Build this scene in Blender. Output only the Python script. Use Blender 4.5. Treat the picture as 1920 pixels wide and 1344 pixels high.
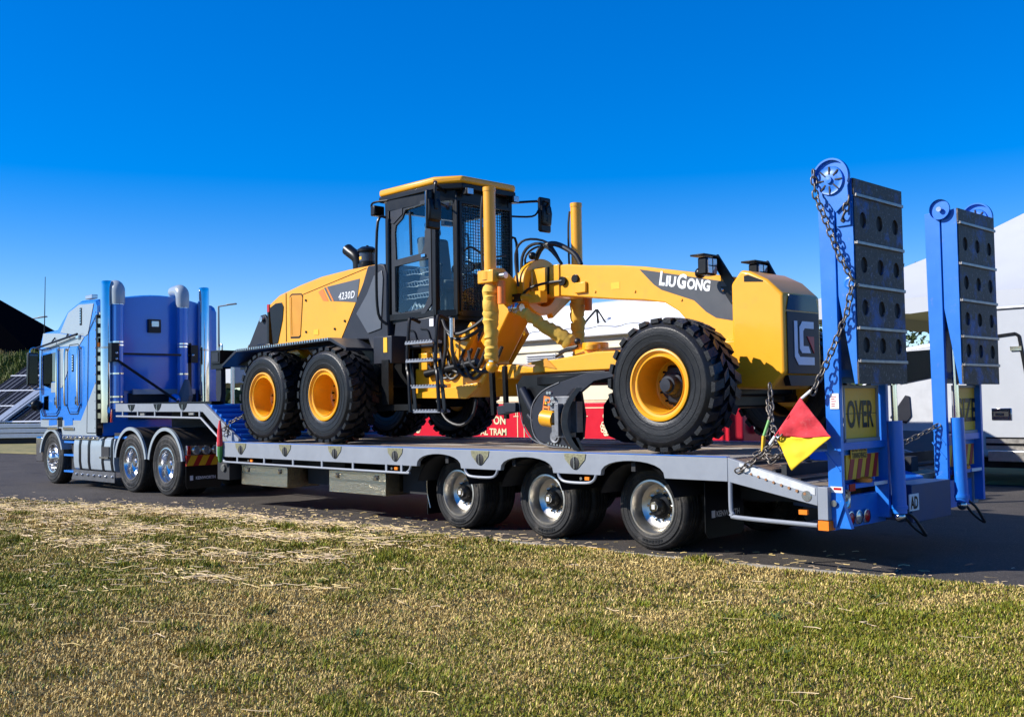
import bpy, bmesh, math, random
import numpy as np
from mathutils import Vector, Matrix
random.seed(7); rng = np.random.default_rng(7)
R = math.radians; PI = math.pi
for o in list(bpy.data.objects): bpy.data.objects.remove(o)
SC = bpy.context.scene; COL = SC.collection

# ------------------------------------------------------------------ camera, sky, sun, exposure
cd = bpy.data.cameras.new('camera'); cam = bpy.data.objects.new('camera', cd); COL.objects.link(cam)
yaw, pit, rol = 0.7922, 0.0425, -0.0161
f_ = Vector((-math.sin(yaw)*math.cos(pit), math.cos(yaw)*math.cos(pit), math.sin(pit)))
r_ = Vector((math.cos(yaw), math.sin(yaw), 0)); u_ = r_.cross(f_)
r2 = r_*math.cos(rol)+u_*math.sin(rol); u2 = -r_*math.sin(rol)+u_*math.cos(rol)
cam.matrix_world = Matrix(((r2.x,u2.x,-f_.x,6.5237),(r2.y,u2.y,-f_.y,-8.0683),(r2.z,u2.z,-f_.z,1.4932),(0,0,0,1)))
cd.sensor_fit = 'HORIZONTAL'; cd.sensor_width = 36; cd.lens = 36*1963.08/1920
cd.clip_start = 0.1; cd.clip_end = 4000
SC.camera = cam
SUNV = Vector((-0.93, -1.25, 1.0)).normalized()
el = math.asin(SUNV.z); az = math.atan2(SUNV.x, SUNV.y)
W = bpy.data.worlds.new('World'); SC.world = W; W.use_nodes = True
nt = W.node_tree; bg = nt.nodes['Background']
sky = nt.nodes.new('ShaderNodeTexSky'); sky.sky_type = 'NISHITA'; sky.sun_disc = False
sky.sun_elevation = el; sky.sun_rotation = az; sky.altitude = 1600; sky.air_density = 1.0; sky.dust_density = 0.0; sky.ozone_density = 3.0
hs = nt.nodes.new('ShaderNodeHueSaturation'); hs.inputs['Hue'].default_value = 0.520; hs.inputs['Saturation'].default_value = 1.86; hs.inputs['Value'].default_value = 1.3
gm = nt.nodes.new('ShaderNodeGamma'); gm.inputs[1].default_value = 0.72; nt.links.new(sky.outputs[0], gm.inputs[0]); nt.links.new(gm.outputs[0], hs.inputs['Color']); nt.links.new(hs.outputs[0], bg.inputs[0]); bg.inputs[1].default_value = 0.15
sd = bpy.data.lights.new('sun', 'SUN'); sun = bpy.data.objects.new('sun', sd); COL.objects.link(sun)
sd.energy = 5.0; sd.angle = R(0.5); sd.color = (1.0, 0.955, 0.88)
sun.rotation_euler = (-SUNV).to_track_quat('-Z', 'Y').to_euler()
SC.view_settings.view_transform = 'Standard'; SC.view_settings.look = 'None'
SC.view_settings.exposure = 0.55; SC.view_settings.gamma = 1; SC.view_settings.use_curve_mapping = False
SC.render.engine = 'CYCLES'

# ------------------------------------------------------------------ materials
MATS = {}
def mat(name, col, rough=0.5, metal=0.0, var=0.12, scale=6.0, bump=0.0, bscale=40.0, col2=None, c2amt=0.0, c2scale=3.0, c2thr=0.55, coat=0.0, emit=None, alpha=1.0, stretch=None, ior=1.45, spec=None, col3=None, c3amt=0.7, c3scale=30.0, c3thr=0.62):
    if name in MATS: return MATS[name]
    m = bpy.data.materials.new(name); m.use_nodes = True; n = m.node_tree.nodes; l = m.node_tree.links
    b = n['Principled BSDF']; b.inputs['Metallic'].default_value = metal; b.inputs['Roughness'].default_value = rough
    if 'Coat Weight' in b.inputs: b.inputs['Coat Weight'].default_value = coat; b.inputs['Coat Roughness'].default_value = 0.08
    if spec is not None: b.inputs['Specular IOR Level'].default_value = spec
    tc = n.new('ShaderNodeTexCoord'); src = tc.outputs['Object']
    if stretch:
        mp = n.new('ShaderNodeMapping'); mp.inputs['Scale'].default_value = stretch; l.new(src, mp.inputs[0]); src = mp.outputs[0]
    nz = n.new('ShaderNodeTexNoise'); nz.inputs['Scale'].default_value = scale; nz.inputs['Detail'].default_value = 6; nz.inputs['Roughness'].default_value = 0.65
    l.new(src, nz.inputs['Vector'])
    mx = n.new('ShaderNodeMix'); mx.data_type = 'RGBA'
    c = Vector(col[:3])
    mx.inputs['A'].default_value = (*(c*(1-var*1.6)), 1); mx.inputs['B'].default_value = (*(c*(1+var*1.4)), 1)
    l.new(nz.outputs['Fac'], mx.inputs['Factor']); out = mx.outputs['Result']
    for col2, c2amt, c2scale, c2thr in ((col2, c2amt, c2scale, c2thr), (col3, c3amt, c3scale, c3thr)):
        if col2 is None: continue
        n2 = n.new('ShaderNodeTexNoise'); n2.inputs['Scale'].default_value = c2scale; n2.inputs['Detail'].default_value = 8; n2.inputs['Roughness'].default_value = 0.7
        l.new(src, n2.inputs['Vector'])
        rp = n.new('ShaderNodeMapRange'); rp.inputs['From Min'].default_value = c2thr; rp.inputs['From Max'].default_value = c2thr+0.12; rp.inputs['To Max'].default_value = c2amt
        l.new(n2.outputs['Fac'], rp.inputs['Value'])
        m2 = n.new('ShaderNodeMix'); m2.data_type = 'RGBA'; m2.inputs['B'].default_value = (*col2, 1)
        l.new(rp.outputs[0], m2.inputs['Factor']); l.new(out, m2.inputs['A']); out = m2.outputs['Result']
    l.new(out, b.inputs['Base Color'])
    rr = n.new('ShaderNodeMapRange'); rr.inputs['To Min'].default_value = max(0.02, rough*0.8); rr.inputs['To Max'].default_value = min(1, rough*1.25)
    l.new(nz.outputs['Fac'], rr.inputs['Value']); l.new(rr.outputs[0], b.inputs['Roughness'])
    if bump:
        nb = n.new('ShaderNodeTexNoise'); nb.inputs['Scale'].default_value = bscale; nb.inputs['Detail'].default_value = 4; l.new(src, nb.inputs['Vector'])
        bp = n.new('ShaderNodeBump'); bp.inputs['Strength'].default_value = bump; bp.inputs['Distance'].default_value = 0.01
        l.new(nb.outputs['Fac'], bp.inputs['Height']); l.new(bp.outputs[0], b.inputs['Normal'])
    if emit: b.inputs['Emission Color'].default_value = (*emit, 1); b.inputs['Emission Strength'].default_value = 1
    MATS[name] = m; return m
def glass(name, tint, fac=0.25):
    if name in MATS: return MATS[name]
    m = bpy.data.materials.new(name); m.use_nodes = True; n = m.node_tree.nodes; l = m.node_tree.links
    n.remove(n['Principled BSDF'])
    t = n.new('ShaderNodeBsdfTransparent'); t.inputs[0].default_value = (*tint, 1)
    g = n.new('ShaderNodeBsdfGlossy'); g.inputs['Roughness'].default_value = 0.02; g.inputs[0].default_value = (0.9, 0.95, 1, 1)
    fr = n.new('ShaderNodeLayerWeight'); fr.inputs['Blend'].default_value = 0.5
    pw = n.new('ShaderNodeMath'); pw.operation = 'POWER'; pw.inputs[1].default_value = 4.0; l.new(fr.outputs['Facing'], pw.inputs[0])
    ad = n.new('ShaderNodeMath'); ad.operation = 'MULTIPLY_ADD'; ad.inputs[1].default_value = 0.8; ad.inputs[2].default_value = fac*0.2
    l.new(pw.outputs[0], ad.inputs[0])
    x = n.new('ShaderNodeMixShader'); l.new(ad.outputs[0], x.inputs[0]); l.new(t.outputs[0], x.inputs[1]); l.new(g.outputs[0], x.inputs[2])
    l.new(x.outputs[0], n['Material Output'].inputs[0]); MATS[name] = m; return m

YEL  = mat('yellow_paint', (0.80, 0.358, 0.010), 0.34, var=0.07, coat=0.25, scale=2.2, bump=0.04, bscale=120, col2=(0.50,0.27,0.04), c2amt=0.30, c2scale=3.5, c2thr=0.56)
BLK  = mat('black_paint', (0.0050, 0.0053, 0.0062), 0.34, spec=0.28, var=0.25, bump=0.04, bscale=120)
DGR  = mat('charcoal_paint', (0.017, 0.020, 0.030), 0.42, spec=0.3, var=0.12, bump=0.03, bscale=200)
RUB  = mat('tyre_rubber', (0.0075, 0.0078, 0.009), 0.36, var=0.35, scale=14, bump=0.3, bscale=90, col2=(0.028, 0.025, 0.022), c2amt=0.35, c2thr=0.58, spec=0.35)
HOSE = mat('hose_rubber', (0.012, 0.012, 0.013), 0.45)
BLUE = mat('trailer_blue_paint', (0.008, 0.155, 0.60), 0.38, var=0.10, scale=5, bump=0.05, bscale=160, col2=(0.16, 0.22, 0.36), c2amt=0.35, c2scale=9, c2thr=0.60, coat=0.15, col3=(0.40,0.43,0.50), c3amt=0.6, c3scale=34, c3thr=0.66)
NAVY = mat('cab_blue_paint', (0.020, 0.180, 0.62), 0.22, var=0.05, coat=0.35)
SLV  = mat('cab_silver_paint', (0.30, 0.35, 0.39), 0.30, var=0.06, coat=0.4)
GRY  = mat('trailer_grey_paint', (0.240, 0.262, 0.298), 0.42, var=0.10, scale=4, col2=(0.14, 0.13, 0.13), c2amt=0.45, c2scale=9, c2thr=0.62, bump=0.05, bscale=60, col3=(0.24,0.13,0.07), c3amt=0.55, c3scale=17, c3thr=0.665)
CHR  = mat('chrome', (0.72, 0.72, 0.73), 0.10, 1.0, var=0.05)
ALU  = mat('polished_rim', (0.66, 0.62, 0.55), 0.36, 1.0, var=0.2, scale=14)
RIM  = mat('truck_rim_alloy', (0.74, 0.74, 0.74), 0.24, 1.0, var=0.12, scale=14)
RUBT = mat('dusty_tyre_rubber', (0.016, 0.0155, 0.015), 0.55, var=0.35, scale=12, bump=0.35, bscale=80, col2=(0.075, 0.066, 0.055), c2amt=0.55, c2scale=5, c2thr=0.5, spec=0.3)
STL  = mat('worn_steel', (0.062, 0.050, 0.042), 0.55, 0.0, var=0.6, scale=22, bump=0.3, bscale=60, spec=0.3, col2=(0.035, 0.11, 0.34), c2amt=0.85, c2scale=3.2, c2thr=0.52, col3=(0.26, 0.24, 0.22), c3amt=0.85, c3scale=30, c3thr=0.555)
BRT  = mat('bright_steel', (0.55, 0.55, 0.56), 0.25, 1.0, var=0.2, scale=20)
CHN  = mat('chain_steel', (0.17, 0.15, 0.13), 0.42, 0.7, var=0.4, scale=30)
TPL  = mat('tread_plate', (0.66, 0.55, 0.37), 0.22, 1.0, var=0.15, scale=20, bump=0.9, bscale=55)  # warm tint paints the straw ground's reflection into the aluminium
WHT  = mat('white_paint', (0.74, 0.75, 0.76), 0.4, var=0.05)
CNV  = mat('white_canvas', (0.44, 0.45, 0.47), 0.8, var=0.04, scale=2, bump=0.25, bscale=3)
RED  = mat('tram_red_paint', (0.60, 0.008, 0.028), 0.35, var=0.08)
CRM  = mat('tram_cream_paint', (0.76, 0.68, 0.50), 0.4, var=0.05)
GOLD = mat('gold_line', (0.78, 0.66, 0.42), 0.4)
ORG  = mat('orange_lens', (0.85, 0.22, 0.02), 0.25)
REDL = mat('red_lens', (0.45, 0.01, 0.01), 0.2)
HYEL = mat('hazard_yellow', (0.80, 0.45, 0.02), 0.4, var=0.08, scale=30)
HRED = mat('hazard_red', (0.40, 0.02, 0.015), 0.4, var=0.08)
LENS = mat('lamp_lens', (0.55, 0.55, 0.55), 0.12, 0.6, var=0.3, scale=60)
DARK = mat('underside_dark', (0.010, 0.011, 0.014), 0.7)
FRED = mat('flag_red', (0.62, 0.035, 0.05), 0.85, var=0.18, scale=9, bump=0.4, bscale=40, col2=(0.66,0.12,0.13), c2amt=0.6, c2scale=14, c2thr=0.55)
FYEL = mat('flag_yellow', (0.80, 0.55, 0.015), 0.8, var=0.12, scale=9, bump=0.2, bscale=25, col2=(0.30, 0.24, 0.03), c2amt=0.5, c2thr=0.62)
SLEV = mat('yellow_sleeve', (0.72, 0.44, 0.06), 0.75, var=0.18, scale=10, bump=0.6, bscale=14)
SEAT = mat('seat_cloth', (0.10, 0.12, 0.13), 0.9)
GM   = mat('slide_steel',(0.20,0.205,0.215),0.45,0.4,var=0.4,scale=14)
GLS  = glass('cab_glass', (0.90, 0.95, 0.95), 0.16)
GLD  = glass('dark_glass', (0.05, 0.07, 0.08), 0.5)

# ------------------------------------------------------------------ mesh builder
SPLIT = set('cab_frame rear_beam frame_box chassis gooseneck_beam rope_rail rope_post ramp_brace stack_frame cable_clip hydraulic_hose beam_hose control_lever slide_rail hydraulic_block grab_rail awning_rail guard_frame handrail mirror_arm motor_hose ladder_side armrest_console base_crease drawbar_post door_hinge roof_frame frame_bolt foot_bolt flag_eyelet flag_toggle lamp_bars hose_clamp ripper_arm cab_rail pipe_clamp plastic_wrap wire_rack sign_frame grip_bar door_seal mudflap_badge front_axle'.split())
SMALL = set('wheel_nuts hand_hole rivet_row platform_teeth step_teeth gilt_crest body_lining blade_bolt sticker_lettering vent_lettering wheel_spoke tread_blocks'.split())
class MB:
    def __init__(s): s.v = []; s.f = []
    def add(s, vs, fs):
        k = len(s.v); s.v += [tuple(v) for v in vs]; s.f += [tuple(i+k for i in f) for f in fs]; return s
    def box(s, x0, x1, y0, y1, z0, z1):
        return s.add([(x0,y0,z0),(x1,y0,z0),(x1,y1,z0),(x0,y1,z0),(x0,y0,z1),(x1,y0,z1),(x1,y1,z1),(x0,y1,z1)],
                     [(3,2,1,0),(4,5,6,7),(0,1,5,4),(1,2,6,5),(2,3,7,6),(3,0,4,7)])
    def _prism(s, pts, a, b, mk):
        n = len(pts)
        ar = sum(pts[i][0]*pts[(i+1)%n][1]-pts[(i+1)%n][0]*pts[i][1] for i in range(n))
        vs = [mk(p, a) for p in pts]+[mk(p, b) for p in pts]
        fs = [tuple(range(n)), tuple(range(2*n-1, n-1, -1))]+[(i, i+n, (i+1)%n+n, (i+1)%n) for i in range(n)]
        return s.add(vs, fs)
    def py(s, pts, y0, y1): return s._prism(pts, y0, y1, lambda p, t: (p[0], t, p[1]))   # (x,z) outline
    def px(s, pts, x0, x1): return s._prism(pts, x0, x1, lambda p, t: (t, p[0], p[1]))   # (y,z) outline
    def pz(s, pts, z0, z1): return s._prism(pts, z0, z1, lambda p, t: (p[0], p[1], t))   # (x,y) outline
    def bar(s, p, q, w, h=None, up=(0,0,1)):
        h = h or w; p = Vector(p); q = Vector(q); d = (q-p).normalized(); u = Vector(up)
        if abs(d.dot(u)) > 0.99: u = Vector((1,0,0))
        r = d.cross(u).normalized(); u = r.cross(d)
        c = [(-w/2,-h/2),(w/2,-h/2),(w/2,h/2),(-w/2,h/2)]
        vs = [p+r*a+u*b for a, b in c]+[q+r*a+u*b for a, b in c]
        return s.add(vs, [(0,1,2,3),(7,6,5,4),(0,4,5,1),(1,5,6,2),(2,6,7,3),(3,7,4,0)])
    def tube(s, pts, r, n=10, closed=False, cap=True):
        pts = [Vector(p) for p in pts]; m = len(pts); rs = list(r) if isinstance(r, (list, tuple)) else [r]*m
        if 4 <= m <= 12 and not closed:
            q = []; qr = []
            for i in range(m-1):
                p0 = pts[max(i-1,0)]; p1 = pts[i]; p2 = pts[i+1]; p3 = pts[min(i+2,m-1)]
                for k in range(4):
                    t = k/4; q.append(0.5*(2*p1+(p2-p0)*t+(2*p0-5*p1+4*p2-p3)*t*t+(3*p1-p0-3*p2+p3)*t**3)); qr.append(rs[i]+(rs[i+1]-rs[i])*t)
            pts = q+[pts[-1]]; rs = qr+[rs[-1]]; m = len(pts)
        vs = []; pu = None
        for i, p in enumerate(pts):
            if closed: d = pts[(i+1)%m]-pts[i-1]
            else: d = pts[min(i+1, m-1)]-pts[max(i-1, 0)]
            d.normalize()
            if pu is None:
                u = Vector((0,0,1)) if abs(d.z) < 0.9 else Vector((1,0,0))
                pu = (u-d*u.dot(d)).normalized()
            else:
                pu = (pu-d*pu.dot(d)); pu = pu.normalized() if pu.length > 1e-6 else Vector((1,0,0))
            w = d.cross(pu)
            for k in range(n):
                a = 2*PI*k/n; vs.append(p+(pu*math.cos(a)+w*math.sin(a))*rs[i])
        fs = []
        for i in range(m if closed else m-1):
            j = (i+1) % m
            for k in range(n): fs.append((i*n+k, i*n+(k+1)%n, j*n+(k+1)%n, j*n+k))
        if cap and not closed: fs += [tuple(range(n-1,-1,-1)), tuple((m-1)*n+k for k in range(n))]
        return s.add(vs, fs)
    def cyl(s, p, q, r, n=20, r1=None): return s.tube([p, q], [r, r if r1 is None else r1], n)
    def lathe(s, prof, o=(0,0,0), axis='y', n=40, a0=0, a1=2*PI):
        full = abs(a1-a0-2*PI) < 1e-6; m = n if full else n+1
        vs = []
        for i in range(m):
            a = a0+(a1-a0)*i/n; c, sn = math.cos(a), math.sin(a)
            for (r, t) in prof:
                p = (r*c, t, r*sn) if axis == 'y' else (t, r*c, r*sn) if axis == 'x' else (r*c, r*sn, t)
                vs.append((p[0]+o[0], p[1]+o[1], p[2]+o[2]))
        k = len(prof); fs = []
        for i in range(n):
            j = (i+1) % m
            for q in range(k-1): fs.append((i*k+q, i*k+q+1, j*k+q+1, j*k+q))
        return s.add(vs, fs)
    def sph(s, c, r, n=12, sc=(1,1,1)):
        prof = [(max(1e-4, r*math.sin(PI*i/8)), -r*math.cos(PI*i/8)) for i in range(9)]
        t = MB().lathe(prof, axis='z', n=n)
        return s.add([(v[0]*sc[0]+c[0], v[1]*sc[1]+c[1], v[2]*sc[2]+c[2]) for v in t.v], t.f)
    def pieces(s):
        par = list(range(len(s.v)))
        def f(i):
            while par[i] != i: par[i] = par[par[i]]; i = par[i]
            return i
        for q in s.f:
            for k in q[1:]:
                a, b = f(q[0]), f(k)
                if a != b: par[a] = b
        g = {}
        for q in s.f: g.setdefault(f(q[0]), []).append(q)
        out = []
        for fs in g.values():
            ids = sorted({i for q in fs for i in q}); mp = {i: k for k, i in enumerate(ids)}; b = MB(); b.v = [s.v[i] for i in ids]; b.f = [tuple(mp[i] for i in q) for q in fs]; out.append(b)
        return out
    def build(s, name, m, parent=None, bev=0.0, off=None, smooth=35, seg=2):
        if name in SPLIT:
            ps = s.pieces()
            if len(ps) > 1: return [p._build(name, m, parent, bev, off, smooth, seg) for p in ps][0]
        o = s._build(name, m, parent, bev, off, smooth, seg)
        if name in SMALL: o['kind'] = 'stuff'
        return o
    def _build(s, name, m, parent=None, bev=0.0, off=None, smooth=35, seg=2):
        me = bpy.data.meshes.new(name); o3 = Vector((0,0,0))
        if off is not None: o3 = Vector(off)
        elif parent is not None: o3 = WORLD.get(parent.name, Vector((0,0,0)))
        me.from_pydata([tuple(Vector(v)-o3) for v in s.v], [], s.f); me.materials.append(m)
        bm = bmesh.new(); bm.from_mesh(me); bmesh.ops.recalc_face_normals(bm, faces=bm.faces); bm.to_mesh(me); bm.free()
        if smooth:
            me.shade_smooth(); me.set_sharp_from_angle(angle=R(smooth))
        o = bpy.data.objects.new(name, me); COL.objects.link(o)
        if parent is not None: o.parent = parent; WORLD[o.name] = o3
        if bev:
            md = o.modifiers.new('bevel', 'BEVEL'); md.width = bev; md.segments = seg; md.limit_method = 'ANGLE'; md.angle_limit = R(40); md.harden_normals = False
        return o
WORLD = {}   # world position of each parent's origin, so that parts can be drawn in scene metres
def thing(name, label, cat, loc=(0,0,0), group=None):
    o = bpy.data.objects.new(name, None); COL.objects.link(o); o.location = loc; o.empty_display_size = 0.2
    o['label'] = label; o['category'] = cat
    if group: o['group'] = group
    WORLD[o.name] = Vector(loc); return o
def tag(o, label, cat, group=None):
    o['label'] = label; o['category'] = cat
    if group: o['group'] = group
    return o
def struct(o): o['kind'] = 'structure'; return o
def stuff(o): o['kind'] = 'stuff'; return o
def copy_part(o, parent, mat_local=None):
    c = o.copy(); COL.objects.link(c); c.parent = parent
    if mat_local is not None: c.matrix_local = mat_local
    for ch in list(o.children):
        d = ch.copy(); COL.objects.link(d); d.parent = c
    return c
def text(body, name, m, parent, o, right, up, h, width=None, bold=0.0, shear=0.0, align='CENTER', ext=0.002, space=1.0):
    cu = bpy.data.curves.new('t', 'FONT'); cu.body = body; cu.size = 1; cu.extrude = 0.0; cu.offset = bold; cu.shear = shear; cu.align_x = align; cu.space_character = space; cu.resolution_u = 3
    ob = bpy.data.objects.new('t', cu); COL.objects.link(ob)
    me = bpy.data.meshes.new_from_object(ob.evaluated_get(bpy.context.evaluated_depsgraph_get())); bpy.data.objects.remove(ob)
    vs = [v.co.copy() for v in me.vertices]; ys = [v.y for v in vs]; xs = [v.x for v in vs]
    k = h/0.72; kx = k if width is None else width/(max(xs)-min(xs))
    cx = {'CENTER': (max(xs)+min(xs))/2, 'LEFT': min(xs), 'RIGHT': max(xs)}[align]
    r = Vector(right).normalized(); u = Vector(up).normalized(); nn = r.cross(u)
    b = MB(); fs = [tuple(p.vertices) for p in me.polygons]
    P = Vector(o); q = [P+r*((v.x-cx)*kx)+u*((v.y-0.36)*k) for v in vs]
    b.add([p+nn*ext for p in q], fs); bpy.data.meshes.remove(me)
    return b.build(name, m, parent, smooth=0)
def ins(poly, w):  # crude inward offset of a polygon
    cx = sum(p[0] for p in poly)/len(poly); cz = sum(p[1] for p in poly)/len(poly)
    return [(p[0]+(cx-p[0])*w, p[1]+(cz-p[1])*w) for p in poly]
# ------------------------------------------------------------------ ground, road, kerb, lawn
KERB = [(-60,-14.5),(-30,-6.6),(-20,-3.9),(-12.2,-1.80),(-8.5,-0.85),(-4.6,-0.50),(-2.0,-0.17),(0.68,0.03),(1.2,0.10),(2.4,0.26),(3.5,0.34),(8,0.7),(30,1.5)]
def kerb_y(x):
    for (a, ya), (b, yb) in zip(KERB, KERB[1:]):
        if a <= x <= b: return ya+(yb-ya)*(x-a)/(b-a)
    return KERB[0][1] if x < KERB[0][0] else KERB[-1][1]
def far_y(x): return 10.1+0.148*(x-0.1)
ASPH = mat('asphalt', (0.066, 0.058, 0.052), 0.9, var=0.42, scale=0.9, bump=1.0, bscale=90, col2=(0.22, 0.19, 0.165), c2amt=0.75, c2scale=40, c2thr=0.55, spec=0.2, col3=(0.028,0.026,0.026), c3amt=0.75, c3scale=1.1, c3thr=0.56)
CONC = mat('kerb_concrete', (0.42, 0.37, 0.29), 0.85, var=0.2, scale=8, bump=0.4, bscale=80)
EARTH = mat('lawn_soil', (0.17, 0.115, 0.040), 0.95, var=0.5, scale=30, bump=0.8, bscale=90, col2=(0.07, 0.07, 0.018), c2amt=0.8, c2scale=14, c2thr=0.5, spec=0.05)
VERGE = mat('dry_verge', (0.24, 0.20, 0.07), 0.95, var=0.4, scale=5, bump=1.0, bscale=12, col2=(0.10, 0.12, 0.03), c2amt=0.7, c2scale=1.4, c2thr=0.5)
struct(MB().add([(-1500,-1500,-0.02),(1500,-1500,-0.02),(1500,1500,-0.02),(-1500,1500,-0.02)],[(0,1,2,3)]).build('ground', VERGE, smooth=0))
xs = [-60+i*1.0 for i in range(91)]
b = MB()
for x0, x1 in zip(xs, xs[1:]):
    b.add([(x0,kerb_y(x0),0),(x1,kerb_y(x1),0),(x1,far_y(x1),0),(x0,far_y(x0),0)],[(0,1,2,3)])
struct(b.build('road', ASPH, smooth=0))
b = MB(); fx = [-25+i*0.25 for i in range(140)]
for x0, x1 in zip(fx, fx[1:]):
    y0, y1 = kerb_y(x0), kerb_y(x1); w = 0.15
    vs = [(x0,y0-w,-.01),(x1,y1-w,-.01),(x1,y1-w,.03),(x0,y0-w,.03),(x0,y0,-.01),(x1,y1,-.01),(x1,y1,.018),(x0,y0,.018)]
    b.add(vs, [(3,2,6,7),(7,6,5,4),(0,1,2,3)])
struct(b.build('kerb', CONC, smooth=0))
MB().pz([(-0.62,kerb_y(-.62)-.12),(-0.30,kerb_y(-.3)-.12),(-0.28,kerb_y(-.28)-.02),(-0.45,kerb_y(-.45)-.03),(-0.6,kerb_y(-.6)-.05)],0.0295,0.0335).build('kerb_paint_mark', HYEL, None, smooth=0)['kind'] = 'structure'
def lawn_z(x, y):
    return 0.022+0.018*math.sin(x*1.3+y*0.7)*math.sin(y*1.1-x*0.4)+0.008*math.sin(x*4.1)*math.sin(y*3.7)
b = MB(); NX, NY = 120, 60
for i in range(NX+1):
    x = -24+34*i/NX; ye = kerb_y(x)-0.12
    for j in range(NY+1):
        t = (j/NY)**1.4; y = ye-t*14
        b.v.append((x, y, lawn_z(x, y)*min(1, t*60)+0.012))
for i in range(NX):
    for j in range(NY): a = i*(NY+1)+j; b.f.append((a, a+1, a+NY+2, a+NY+1))
struct(b.build('lawn', EARTH))
b = MB()   # far verge beyond the road, a slightly raised strip
b = MB()
for x0, x1 in zip(xs, xs[1:]):
    b.add([(x0,far_y(x0)-0.05,0.01),(x1,far_y(x1)-0.05,0.01),(x1,far_y(x1)+0.15,0.05),(x0,far_y(x0)+0.15,0.05)],[(0,1,2,3)])
    b.add([(x0,far_y(x0)+.15,0.05),(x1,far_y(x1)+.15,0.05),(x1,far_y(x1)+60,0.05),(x0,far_y(x0)+60,0.05)],[(0,1,2,3)])
struct(b.build('verge', VERGE, smooth=0))

# ------------------------------------------------------------------ grass blades and mown straw
def attr_mat(name, rough, transl=True):
    m = bpy.data.materials.new(name); m.use_nodes = True; n = m.node_tree.nodes; l = m.node_tree.links; p = n['Principled BSDF']
    a = n.new('ShaderNodeAttribute'); a.attribute_name = 'tint'; l.new(a.outputs['Color'], p.inputs['Base Color']); p.inputs['Roughness'].default_value = rough
    p.inputs['Specular IOR Level'].default_value = 0.25
    return m
BLADE = attr_mat('grass_blade', 0.6)
def np_mesh(name, V, F, colors, m):
    """V (n,3), F (k,4) quads, colors per vertex"""
    me = bpy.data.meshes.new(name); me.vertices.add(len(V)); me.vertices.foreach_set('co', V.astype(np.float32).ravel())
    k = F.shape[1]; me.loops.add(F.size); me.loops.foreach_set('vertex_index', F.astype(np.int32).ravel())
    me.polygons.add(len(F)); me.polygons.foreach_set('loop_start', np.arange(0, F.size, k, dtype=np.int32))
    a = me.color_attributes.new('tint', 'FLOAT_COLOR', 'POINT'); c4 = np.ones((len(V),4), np.float32); c4[:,:3] = colors
    a.data.foreach_set('color', c4.ravel()); me.update(calc_edges=True); me.materials.append(m)
    o = bpy.data.objects.new(name, me); COL.objects.link(o); return o
kx = np.array([p[0] for p in KERB]); ky = np.array([p[1] for p in KERB])
CX, CY = 6.52, -8.07
def vnoise(x, y, s, seed):
    r = np.random.default_rng(seed); g = r.random((256,256))
    u = x*s+57.3; v = y*s+91.7; i = np.floor(u).astype(int); j = np.floor(v).astype(int); fu = u-i; fv = v-j
    fu = fu*fu*(3-2*fu); fv = fv*fv*(3-2*fv); i0 = i%256; i1 = (i+1)%256; j0 = j%256; j1 = (j+1)%256
    return (g[i0,j0]*(1-fu)+g[i1,j0]*fu)*(1-fv)+(g[i0,j1]*(1-fu)+g[i1,j1]*fu)*fv
def fbm(x, y, s, seed): return 0.55*vnoise(x,y,s,seed)+0.28*vnoise(x,y,s*2.1,seed+1)+0.17*vnoise(x,y,s*4.3,seed+2)
def in_view(x, y, pad=0.06):
    dx, dy = x-CX, y-CY; fx_, fy_ = -math.sin(yaw), math.cos(yaw); d = dx*fx_+dy*fy_; s = dx*math.cos(yaw)+dy*math.sin(yaw)
    return (d > 2.2) & (np.abs(s) < d*(0.489+pad)+0.25), d
# straw swaths (mown hay): centre, half length, half width, direction, strength
SW = [(-7.6,-1.25,2.6,0.35,0.22,0.75),(-4.4,-0.85,1.7,0.22,0.12,0.8),(-9.8,-2.3,2.4,0.35,0.28,0.7),(-6.2,-2.5,1.6,0.28,0.12,0.75),(-3.4,-1.55,1.4,0.24,0.40,0.8),(-2.5,-2.6,0.9,0.20,0.42,0.55),(-4.6,-3.4,1.5,0.25,0.1,0.5),(-1.3,-3.6,0.9,0.16,0.30,0.45),(-7.8,-3.6,1.6,0.3,0.1,0.5)]
def straw_d(x, y):
    t = np.zeros_like(x)
    for cx, cy, L, w, a, s in SW:
        c, sn = math.cos(a), math.sin(a); u = (x-cx)*c+(y-cy)*sn; v = -(x-cx)*sn+(y-cy)*c
        t = np.maximum(t, s*np.exp(-(u/L)**4-(v/w)**2))
    return t*np.clip(2.6*(fbm(x,y,1.9,33)-0.26),0,1.15)
N = 4200000
x = rng.uniform(-16, 8.5, N); yk = np.interp(x, kx, ky)-0.18-0.05*rng.random(N); y = yk-rng.random(N)**1.0*10.5
ok, d = in_view(x, y); keep = ok & (rng.random(N) < np.clip((5.2/d)**1.25, 0.10, 1.0)) & (y > -9)
x, y, d = x[keep], y[keep], d[keep]; n = len(x)
green = fbm(x, y, 0.55, 3); fine = fbm(x, y, 2.6, 11); bare = fbm(x, y, 1.1, 21); sd_ = straw_d(x, y)
keep = rng.random(n) < np.clip(2.6*(bare-0.14), 0.3, 1); x, y, d, green, fine, bare, sd_ = [q[keep] for q in (x, y, d, green, fine, bare, sd_)]; n = len(x)
lz = 0.034+0.018*np.sin(x*1.3+y*0.7)*np.sin(y*1.1-x*0.4)+0.008*np.sin(x*4.1)*np.sin(y*3.7)
L = (0.015+0.018*rng.random(n)+0.05*np.clip(fine-0.56,0,1)*2)*(0.85+0.2*(d/6)); wd = (0.0014+0.0012*rng.random(n))*np.clip(d/3.6, 0.9, 2.8)
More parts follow.
